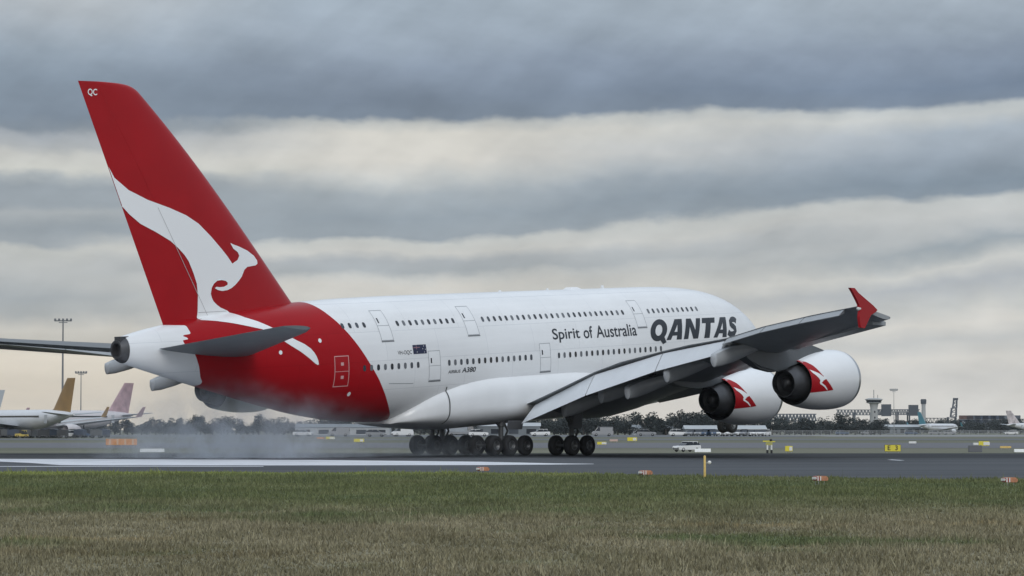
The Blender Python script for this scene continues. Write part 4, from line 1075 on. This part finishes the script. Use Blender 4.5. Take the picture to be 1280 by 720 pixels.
# ------------------------------------------------------------------ service vehicles
V = [(10, 640, 170, 'van', m_cblue, 'dark van under the nose side of the golden tailed jet'),
     (28, 632, 10, 'tug', m_tugy, 'yellow tug under the belly of the golden tailed jet'),
     (46, 640, 200, 'van', m_cgrey, 'grey van parked below the belly of the golden tailed jet'),
     (63, 636, 160, 'tug', m_cgrey, 'grey tug ahead of the pale jet nose'),
     (83, 640, 30, 'wagon', m_cwhite, 'white car below the nose of the rose tailed jet'),
     (101, 650, 185, 'tug', m_cred, 'red tug under the rose tailed jet'),
     (112, 648, 5, 'tug', m_cblue, 'dark tug right of the red tug under the rose tailed jet'),
     (379, 690, 170, 'wagon', m_cwhite, 'white car seen under the red tail, left of the silver van'),
     (424, 690, 5, 'van', m_cgrey, 'silver van seen under the red tail'),
     (470, 680, 175, 'wagon', m_cgrey, 'silver car seen left of the rear main wheels'),
     (503, 690, 20, 'van', m_cwhite, 'white van just left of the rear main wheels'),
     (575, 700, 185, 'truck', m_cgrey, 'grey box truck seen between the main wheels and the belly'),
     (598, 690, 185, 'wagon', m_cwhite, 'white car seen between the main wheels and the belly'),
     (675, 700, 10, 'wagon', m_cwhite, 'white car seen left of the wing landing gear'),
     (753, 700, 4, 'van', m_cgrey, 'grey van right of the wing landing gear'),
     (808, 700, 176, 'wagon', m_cgrey, 'silver car in front of the dark trees under the wing'),
     (848, 700, 186, 'wagon', m_cwhite, 'white car left of the nose wheels'),
     (1052, 1000, 185, 'wagon', m_cblue, 'dark car on the apron right of the outer engine'),
     (1083, 1020, 4, 'wagon', m_cgrey, 'grey car left of the light mast'),
     (1138, 1020, 178, 'wagon', m_cblue, 'dark car left of the teal tailed jet'),
     (1168, 1060, 176, 'wagon', m_cgrey, 'grey car below the teal tailed jet'),
     (1186, 1040, 186, 'wagon', m_cgrey, 'silver car below the nose of the teal tailed jet'),
     (1263, 1000, 2, 'wagon', m_cwhite, 'white car below the jet at the right edge')]
for u, d, rz, k, p, lab in V:
    vehicle({'van': 'service_van', 'tug': 'baggage_tug', 'truck': 'box_truck', 'wagon': 'parked_car'}[k], {'van': 'van', 'tug': 'tug', 'truck': 'truck', 'wagon': 'car'}[k], lab, u, d, R(rz), k, p)
for i, u in enumerate(range(866, 956, 8)):
    vehicle('parked_car', 'car', 'parked car in the far row below the inner engine', u + random.uniform(-1.5, 1.5), 700, R(random.choice((65, 75, 100, 110))), 'wagon', random.choice((m_cwhite, m_cgrey, m_cblue, m_cwhite)), 'row of parked cars below the engines')

# low dark trains of baggage carts under the jets
m_cart = [mat('cart_dark', (.03, .032, .036), .6), mat('cart_grey', (.10, .105, .11), .6), mat('cart_cover', (.05, .065, .10), .7)]
def cart(u, d, rz, k):
    o = empty('baggage_cart', at(u, d, .03), rz); tag(o, 'dark baggage cart in the clutter under the parked jets', 'cart', 'baggage carts under the parked jets')
    bm = bmesh.new(); add_box(bm, (0, 0, .55), (2.6, 1.4, .12)); add_box(bm, (-1.6, 0, .5), (.8, .08, .08)); finish(bm, 'deck', m_cart[1], o, smooth=False)
    bm = bmesh.new(); add_prism(bm, [(-1.25, .62), (1.25, .62), (1.25, 1.75), (0, 1.95), (-1.25, 1.75)], lambda p_, q_, t: Vector((p_, t, q_)), -.68, .68); finish(bm, 'cover', m_cart[k], o, smooth=False)
    for x in (-.8, .8):
        for y in (-.6, .6): link('wheel', CARW, o, (x, y, .36))
for i_ in range(15): cart(-4 + i_ * 9.4 + random.uniform(-3, 3), random.uniform(618, 650), R(random.uniform(-30, 30)), i_ % 3)

# ------------------------------------------------------------------ light masts, tower, port
m_mast = mat('mast_grey', (.17, .18, .19), .5)
def mast(u, d, h, w, label, k_=.75, m_mast=m_mast):
    o = empty('light_mast', at(u, d)); tag(o, label, 'light mast', 'tall light masts over the aprons')
    bm = bmesh.new(); add_tube(bm, (0, 0, 0), (0, 0, h), .0155 * h * k_, .0075 * h * k_, n=12); finish(bm, 'pole', m_mast, o)
    bm = bmesh.new(); add_box(bm, (0, 0, h), (w, .3, .3)); add_box(bm, (0, 0, h - .45), (w * .5, .25, .2)); finish(bm, 'crossbar', m_mast, o, smooth=False)
    for k in range(5):
        bm = bmesh.new(); add_prism(bm, [(-.3, 0), (.3, 0), (.22, .5), (-.22, .5)], lambda a, c, t: Vector((a + (k - 2) * w / 4.4, t, h + .12 + c)), -.25, .25)
        finish(bm, 'floodlight', m_mast, o, smooth=False)
mast(78.5, 760, 30.5, 4.6, 'tallest light mast, left of the tail, rising above the golden tailed jet')
mast(101.5, 900, 19.5, 3.6, 'shorter light mast between the golden and the rose tail fins')
mast(1117, 1000, 15.5, 2.6, 'thin light mast right of the control tower', .62, m_leg)
m_conc = mat('tower_concrete', (.40, .41, .41), .7, noise=.08, nscale=.3)
def tower():
    o = empty('control_tower', at(1092, 1500)); tag(o, 'pale control tower with a dark glazed cab and flared top at right', 'control tower')
    bm = bmesh.new(); add_lathe(bm, [(0, 2.3), (13.5, 1.9), (15.6, 2.3), (16.2, 3.2)], 'Z', 16, cap=True); finish(bm, 'shaft', m_conc, o)
    bm = bmesh.new(); add_lathe(bm, [(16.2, 3.6), (17.7, 4.3)], 'Z', 12, cap=True); finish(bm, 'cab', m_glass, o)
    bm = bmesh.new(); add_lathe(bm, [(15.9, 3.0), (16.2, 4.1), (16.4, 4.1)], 'Z', 12, cap=True); finish(bm, 'gallery', m_conc, o)
    bm = bmesh.new(); add_lathe(bm, [(17.7, 4.6), (18.2, 4.6), (18.7, 2.5)], 'Z', 12, cap=True); finish(bm, 'roof', m_conc, o)
    bm = bmesh.new(); add_tube(bm, (0, 0, 18.7), (0, 0, 23), .18, n=6); add_tube(bm, (2, 0, 18.5), (2, 0, 20.5), .12, n=6); finish(bm, 'antenna', m_mast, o)
    bm = bmesh.new()
    for k in range(4): add_box(bm, (.2, -2.12 + k * .06, 2.5 + k * 3), (.7, .3, 1.0))
    finish(bm, 'window', m_glass, o, smooth=False)
tower()
m_crane = mat('crane_grey', (.10, .115, .135), .6)
m_cr_dk = mat('crane_dark', (.035, .045, .06), .6)
def truss(bm, x0, x1, z0, z1, y, n, t=.35):
    add_box(bm, ((x0 + x1) / 2, y, z0), (x1 - x0, t, t)); add_box(bm, ((x0 + x1) / 2, y, z1), (x1 - x0, t, t))
    w = (x1 - x0) / n
    for k in range(n):
        add_tube(bm, (x0 + k * w, y, z0), (x0 + (k + .5) * w, y, z1), t * .4, n=5); add_tube(bm, (x0 + (k + .5) * w, y, z1), (x0 + (k + 1) * w, y, z0), t * .4, n=5)
def gantry(u, d, x0, x1, h, label, cabs=()):
    o = empty('container_crane', at(u, d)); tag(o, label, 'crane', 'container cranes of the port')
    bm = bmesh.new(); truss(bm, x0, x1, h - 2.6, h + 2.4, -3, 16, .8); truss(bm, x0, x1, h - 2.6, h + 2.4, 3, 16, .8); finish(bm, 'boom', m_crane, o, smooth=False)
    bm = bmesh.new()
    for x in (x0 * .12, x1 * .45):
        for y in (-7, 7): add_box(bm, (x, y, h / 2), (1.4, 1.4, h))
        add_box(bm, (x, 0, h * .55), (1, 14, 1))
    for y in (-7, 7): add_box(bm, ((x0 * .12 + x1 * .45) / 2, y, h * .5), (abs(x1 * .45 - x0 * .12), .9, 1.1))
    finish(bm, 'leg_frame', m_cr_dk, o, smooth=False)
    for cx, cw, ch in cabs:
        bm = bmesh.new(); add_box(bm, (cx, 0, h + ch * .15), (cw, 8, ch)); finish(bm, 'machine_house', m_cr_dk, o, smooth=False)
    return o
gantry(1070, 2900, -20, 34, 19.5, 'long lattice crane boom left of the control tower')
gantry(1124, 2900, -22, 20, 19.8, 'crane with two dark machine houses right of the control tower', [(-13.5, 9, 12), (14, 9, 11)])
gantry(987, 2200, -22, 20, 11.5, 'lattice crane partly hidden below the outer engine')
o = empty('chimney', at(1154, 2500)); tag(o, 'thin dark topped chimney behind the teal tail fin', 'chimney')
bm = bmesh.new(); add_lathe(bm, [(0, 2.2), (22, 1.7), (24.5, 1.9)], 'Z', 14, cap=True); finish(bm, 'stack', m_conc, o)
bm = bmesh.new(); add_lathe(bm, [(24.5, 2.4), (27.5, 2.6), (28.6, 2.2)], 'Z', 14, cap=True); finish(bm, 'crown', m_cr_dk, o)
o = empty('lattice_tower', at(1190, 2500)); tag(o, 'stepped grey lattice tower leaning slightly right of the chimney', 'tower')
for k, (x, w, z0, z1) in enumerate([(-1.2, 8, 0, 13), (.8, 4.8, 13, 21), (2.0, 3.4, 21, 28)]):
    bm = bmesh.new()
    for a in (-1, 1):
        for y in (-1, 1): add_tube(bm, (x + a * w / 2, y * w / 2, z0), (x + .6 + a * w / 2 * .8, y * w / 2 * .8, z1), .55, n=6)
    for q in range(3):
        z = z0 + (z1 - z0) * q / 2.2; add_box(bm, (x + .2, 0, z + .4), (w, w, .5)); add_tube(bm, (x - w / 2, -w / 2, z), (x + w / 2, -w / 2, min(z1, z + (z1 - z0) / 2.2)), .35, n=5)
    finish(bm, 'section', m_crane, o, smooth=False)
bm = bmesh.new(); add_box(bm, (2.8, 0, 28.8), (4, 4, 1.6)); finish(bm, 'head', m_cr_dk, o, smooth=False)
bm = bmesh.new(); truss(bm, -24, -5, 8, 12, 0, 6, .6); finish(bm, 'walkway', m_cr_dk, o, smooth=False)
# stacked containers and low sheds at right
m_cont = [mat('container_%s' % n, c, .6, noise=.12, nscale=.4) for n, c in (('navy', (.035, .05, .085)), ('slate', (.075, .09, .115)), ('steel', (.13, .15, .175)), ('rust', (.11, .06, .05)))]
names = {0: 'navy', 1: 'slate', 2: 'steel grey', 3: 'rust'}
cells = []
for i, u in enumerate((1207, 1216, 1226, 1236, 1246, 1256, 1266)):
    for r_ in range(3): cells.append((u, r_, (0, 1, 2, 0, 1, 0, 3)[(i * 2 + r_ * 3) % 7]))
for u, r_, mi in cells:
    bm = bmesh.new(); add_box(bm, (0, 0, 0), (9.6, 2.6, 2.7))
    for k in range(16): add_box(bm, (-4.6 + k * .61, -1.32, 0), (.2, .06, 2.4))
    o = finish(bm, 'shipping_container', m_cont[mi], smooth=False); o.location = at(u, 2000, 5.2 + r_ * 2.75)
    tag(o, '%s shipping container stacked in the port behind the right hand jets' % names[mi], 'container', 'containers stacked in the port')
m_shed = mat('shed_wall', (.17, .19, .205), .6, noise=.1, nscale=.2)
m_shed_l = mat('shed_pale', (.42, .44, .45), .6, noise=.08, nscale=.2)
def shed(u, d, w, h, m, label, dep=14.0, n=5):
    o = empty('shed', at(u, d)); tag(o, label, 'building')
    bm = bmesh.new(); add_box(bm, (0, 0, h / 2), (w, dep, h)); finish(bm, 'wall', m, o, smooth=False)
    bm = bmesh.new(); add_prism(bm, [(-dep / 2 - .4, h + .003), (dep / 2 + .4, h + .003), (0, h + 1.2)], lambda a, c, t: Vector((t, a, c)), -w / 2 - .3, w / 2 + .3); finish(bm, 'roof', m_shed_l if m is m_shed else m_shed, o, smooth=False)
    for k in range(n):
        bm = bmesh.new(); add_box(bm, (-w / 2 + (k + .5) * w / n, -dep / 2, h * .42), (w / n * .55, .1, h * .55)); finish(bm, 'door' if k % 2 else 'window', m_glass if k % 2 == 0 else m_cr_dk, o, smooth=False)
shed(1236, 2010, 38, 3.8, m_shed, 'dark shed under the stacked containers at right', n=7)
shed(1125, 1400, 18, 3.4, m_shed, 'low dark shed at the foot of the control tower')
shed(905, 930, 26, 2.0, m_shed, 'long low grey shed behind the row of parked cars')
shed(815, 950, 13, 2.2, m_shed_l, 'pale shed in front of the dark trees under the wing', n=3)
shed(620, 980, 30, 3.0, m_shed, 'grey shed seen between the main wheels and the belly')
shed(430, 980, 32, 2.6, m_shed_l, 'pale shed seen through the smoke below the red tail')
shed(40, 1000, 30, 3.2, m_shed, 'dark terminal shed behind the parked jets at far left')
# boundary fence along the far apron
o = empty('boundary_fence', at(1080, 930)); tag(o, 'long pale mesh fence along the far apron at right', 'fence')
bm = bmesh.new()
for k in range(42): add_tube(bm, (-62 + k * 3, 0, 0), (-62 + k * 3, 0, 1.5), .06, n=6)
finish(bm, 'post', m_leg, o)['kind'] = 'stuff'
bm = bmesh.new()
for z in (.35, .75, 1.15, 1.5): add_tube(bm, (-62, 0, z), (61, 0, z), .05, n=5)
finish(bm, 'rail', m_leg, o)

# ------------------------------------------------------------------ trees
def leaf_material(name, a, c):
    m, nt, b = nodes_mat(name, .7)
    gi = nt.nodes.new('ShaderNodeNewGeometry')
    nt.links.new(ramp(nt, gi.outputs['Random Per Island'], [(0, a), (1, c)]), b.inputs['Base Color'])
    return m
m_leaf = leaf_material('tree_leaf', (.024, .032, .034), (.050, .060, .054))
m_bark = mat('bark', (.06, .05, .04), .9)
def tree_variant(seed, w, h):
    r = random.Random(seed)
    bm = bmesh.new()
    add_tube(bm, (0, 0, 0), (.1, 0, h * .5), .28, .14, n=7)
    for k in range(6):
        a = r.uniform(0, 6.28); z = h * r.uniform(.25, .5)
        add_tube(bm, (.05, 0, z), (math.cos(a) * w * .3, math.sin(a) * w * .3, z + h * .28), .12, .04, n=5)
    me_t = bpy.data.meshes.new('trunk'); bm.to_mesh(me_t); bm.free(); me_t.materials.append(m_bark)
    bm = bmesh.new()
    blobs = [(r.uniform(-.36, .36) * w, r.uniform(-.36, .36) * w, h * r.uniform(.22, .86), r.uniform(.16, .28) * w) for _ in range(16)]
    for bx, by, bz, br in blobs:
        for _ in range(95):
            v = Vector((r.gauss(0, 1), r.gauss(0, 1), r.gauss(0, 1))).normalized() * br * r.uniform(.55, 1.08)
            p = Vector((bx, by, max(.06 * h, bz + v.z * .8))) + Vector((v.x, v.y, 0))
            s = r.uniform(.12, .30)
            q = Matrix.Rotation(r.uniform(0, 6.28), 3, 'Z') @ Matrix.Rotation(r.uniform(0, 3.14), 3, 'X')
            bm.faces.new([bm.verts.new(p + q @ Vector(c) * s) for c in ((-1, -.6, 0), (1, -.5, .2), (.8, .7, 0), (-.7, .6, -.2))])
    me_c = bpy.data.meshes.new('crown'); bm.to_mesh(me_c); bm.free(); me_c.materials.append(m_leaf)
    return me_t, me_c
TV = [tree_variant(11, 6.5, 6.4), tree_variant(12, 8.0, 6.0), tree_variant(13, 5.4, 7.2), tree_variant(14, 9.0, 5.4), tree_variant(15, 6.0, 5.0)]
def tree(u, d, k, s, label, group, name='tree'):
    o = empty(name, at(u, d), random.uniform(0, 6.28)); o.scale = (s, s, s * random.uniform(.92, 1.1))
    tag(o, label, 'tree', group)
    link('trunk', TV[k][0], o); link('crown', TV[k][1], o)
def band(u0, u1, step, d0, d1, s0, s1, label, group):
    u = u0
    while u < u1:
        tree(u, random.uniform(d0, d1), random.randrange(5), random.uniform(s0, s1), label, group); u += step * random.uniform(.6, 1.4)
band(-10, 40, 9, 1000, 1080, .9, 1.15, 'dark tree behind the jets at the far left edge', 'trees behind the jets at the far left')
band(60, 240, 9, 1000, 1100, .75, 1.0, 'dark low tree behind the golden and rose tailed jets', 'trees behind the parked jets')
band(220, 560, 8, 1000, 1100, .75, 1.05, 'dark tree in the line behind the smoke and the red tail', 'trees behind the red tail')
band(560, 735, 8, 960, 1060, .9, 1.1, 'dark tree seen under the belly and the inner wing', 'trees seen under the belly')
band(705, 792, 8, 960, 1060, .95, 1.15, 'dark bushy tree in the clump right of the wing gear', 'trees right of the wing gear')
band(805, 905, 8, 900, 1000, 1.0, 1.25, 'tall dark tree under the wing left of the inner engine', 'trees left of the inner engine')
band(900, 1020, 7, 960, 1060, .8, 1.05, 'dark tree below the two engines', 'trees below the engines')
band(1010, 1100, 7, 1000, 1100, .85, 1.15, 'dark tree in the low line left of the control tower', 'trees left of the control tower')
band(1095, 1295, 6, 1500, 1700, 1.0, 1.32, 'dark tree in the low line behind the right hand jets', 'trees behind the right hand jets')

# ------------------------------------------------------------------ tyre smoke trailing from the main wheels
def smoke():
    fwd = Vector((math.cos(HEAD), math.sin(HEAD), 0)); org = Vector((-1.68, 200.2, 0)) + fwd * (35 - 35.0)
    bm = bmesh.new()
    # local x runs back along the runway, y to port, z up
    rings = []
    for x, w, h in [(-1, 5, 1.5), (4, 6, 2.0), (12, 7, 2.8), (20, 8, 4.4), (28, 9, 6.0), (38, 9, 6.4), (44, 7, 4.6)]:
        rings.append([Vector((x, a * w, max(.02, b * h))) for a, b in ((-1, 0), (-1, .5), (-.7, .9), (0, 1), (.7, .9), (1, .5), (1, 0))])
    add_loft(bm, rings)
    m = bpy.data.materials.new('smoke'); m.use_nodes = True
    nt = m.node_tree; nt.nodes.remove(nt.nodes['Principled BSDF'])
    v = nt.nodes.new('ShaderNodeVolumePrincipled'); v.inputs['Color'].default_value = (.84, .91, 1.0, 1); v.inputs['Anisotropy'].default_value = 0.0
    tc = nt.nodes.new('ShaderNodeTexCoord'); sp = nt.nodes.new('ShaderNodeSeparateXYZ'); nt.links.new(tc.outputs['Object'], sp.inputs[0])
    def M(op, a, b=None, c=None):
        n = nt.nodes.new('ShaderNodeMath'); n.operation = op
        for i, q in enumerate((a, b, c)):
            if q is None: continue
            if isinstance(q, (int, float)): n.inputs[i].default_value = q
            else: nt.links.new(q, n.inputs[i])
        return n.outputs[0]
    fc = nt.nodes.new('ShaderNodeFloatCurve'); cu = fc.mapping.curves[0]
    pts = [(-2, .0), (0, .10), (3, .45), (7, .22), (13, .12), (18, .26), (20, .40), (24, 1.0), (28, .9), (32, .28), (36, .03), (40, 0), (44, 0)]
    cu.points[0].location = (0, pts[0][1]); cu.points[1].location = (1, 0)
    for x, a in pts[1:-1]: cu.points.new((x + 2) / 46, a)
    fc.mapping.update(); nt.links.new(M('DIVIDE', M('ADD', sp.outputs[0], 2.0), 46.0), fc.inputs['Value'])
    w = M('MULTIPLY_ADD', sp.outputs[0], .09, 3.6)
    fy = M('POWER', 2.718, M('MULTIPLY', M('POWER', M('ABSOLUTE', M('DIVIDE', sp.outputs[1], w)), 2.0), -1.2))
    hh = M('MULTIPLY_ADD', sp.outputs[0], .145, 1.0)
    fz_ = M('MAXIMUM', 0.0, M('SUBTRACT', 1.0, M('POWER', M('MAXIMUM', .0, M('DIVIDE', sp.outputs[2], hh)), .8)))
    n = nt.nodes.new('ShaderNodeTexNoise'); n.inputs['Scale'].default_value = .55; n.inputs['Detail'].default_value = 5; n.inputs['Roughness'].default_value = .6; n.inputs['Distortion'].default_value = .6
    nt.links.new(tc.outputs['Object'], n.inputs['Vector'])
    nz = maprange(nt, n.outputs[0], .44, .60)
    d = M('MULTIPLY', M('MULTIPLY', fc.outputs[0], M('MULTIPLY', fy, fz_)), nz)
    nt.links.new(M('MULTIPLY', d, .46), v.inputs['Density'])
    nt.links.new(v.outputs[0], nt.nodes['Material Output'].inputs['Volume'])
    o = finish(bm, 'tyre_smoke', m, smooth=False)
    o.location = org; o.rotation_euler = (0, 0, HEAD + math.pi)
    tag(o, kind='stuff')
smoke()

# ------------------------------------------------------------------ air
def haze():
    bm = bmesh.new(); bmesh.ops.create_cube(bm, size=1, matrix=Matrix.Translation((0, 2985, 27)) @ Matrix.Diagonal((8200, 6200, 62, 1)))
    m = bpy.data.materials.new('haze'); m.use_nodes = True
    nt = m.node_tree; nt.nodes.remove(nt.nodes['Principled BSDF'])
    v = nt.nodes.new('ShaderNodeVolumePrincipled'); v.inputs['Color'].default_value = (.80, .86, .94, 1); v.inputs['Density'].default_value = HAZE
    nt.links.new(v.outputs[0], nt.nodes['Material Output'].inputs['Volume'])
    tag(finish(bm, 'haze', m, smooth=False), kind='stuff')
HAZE = .00004
haze()
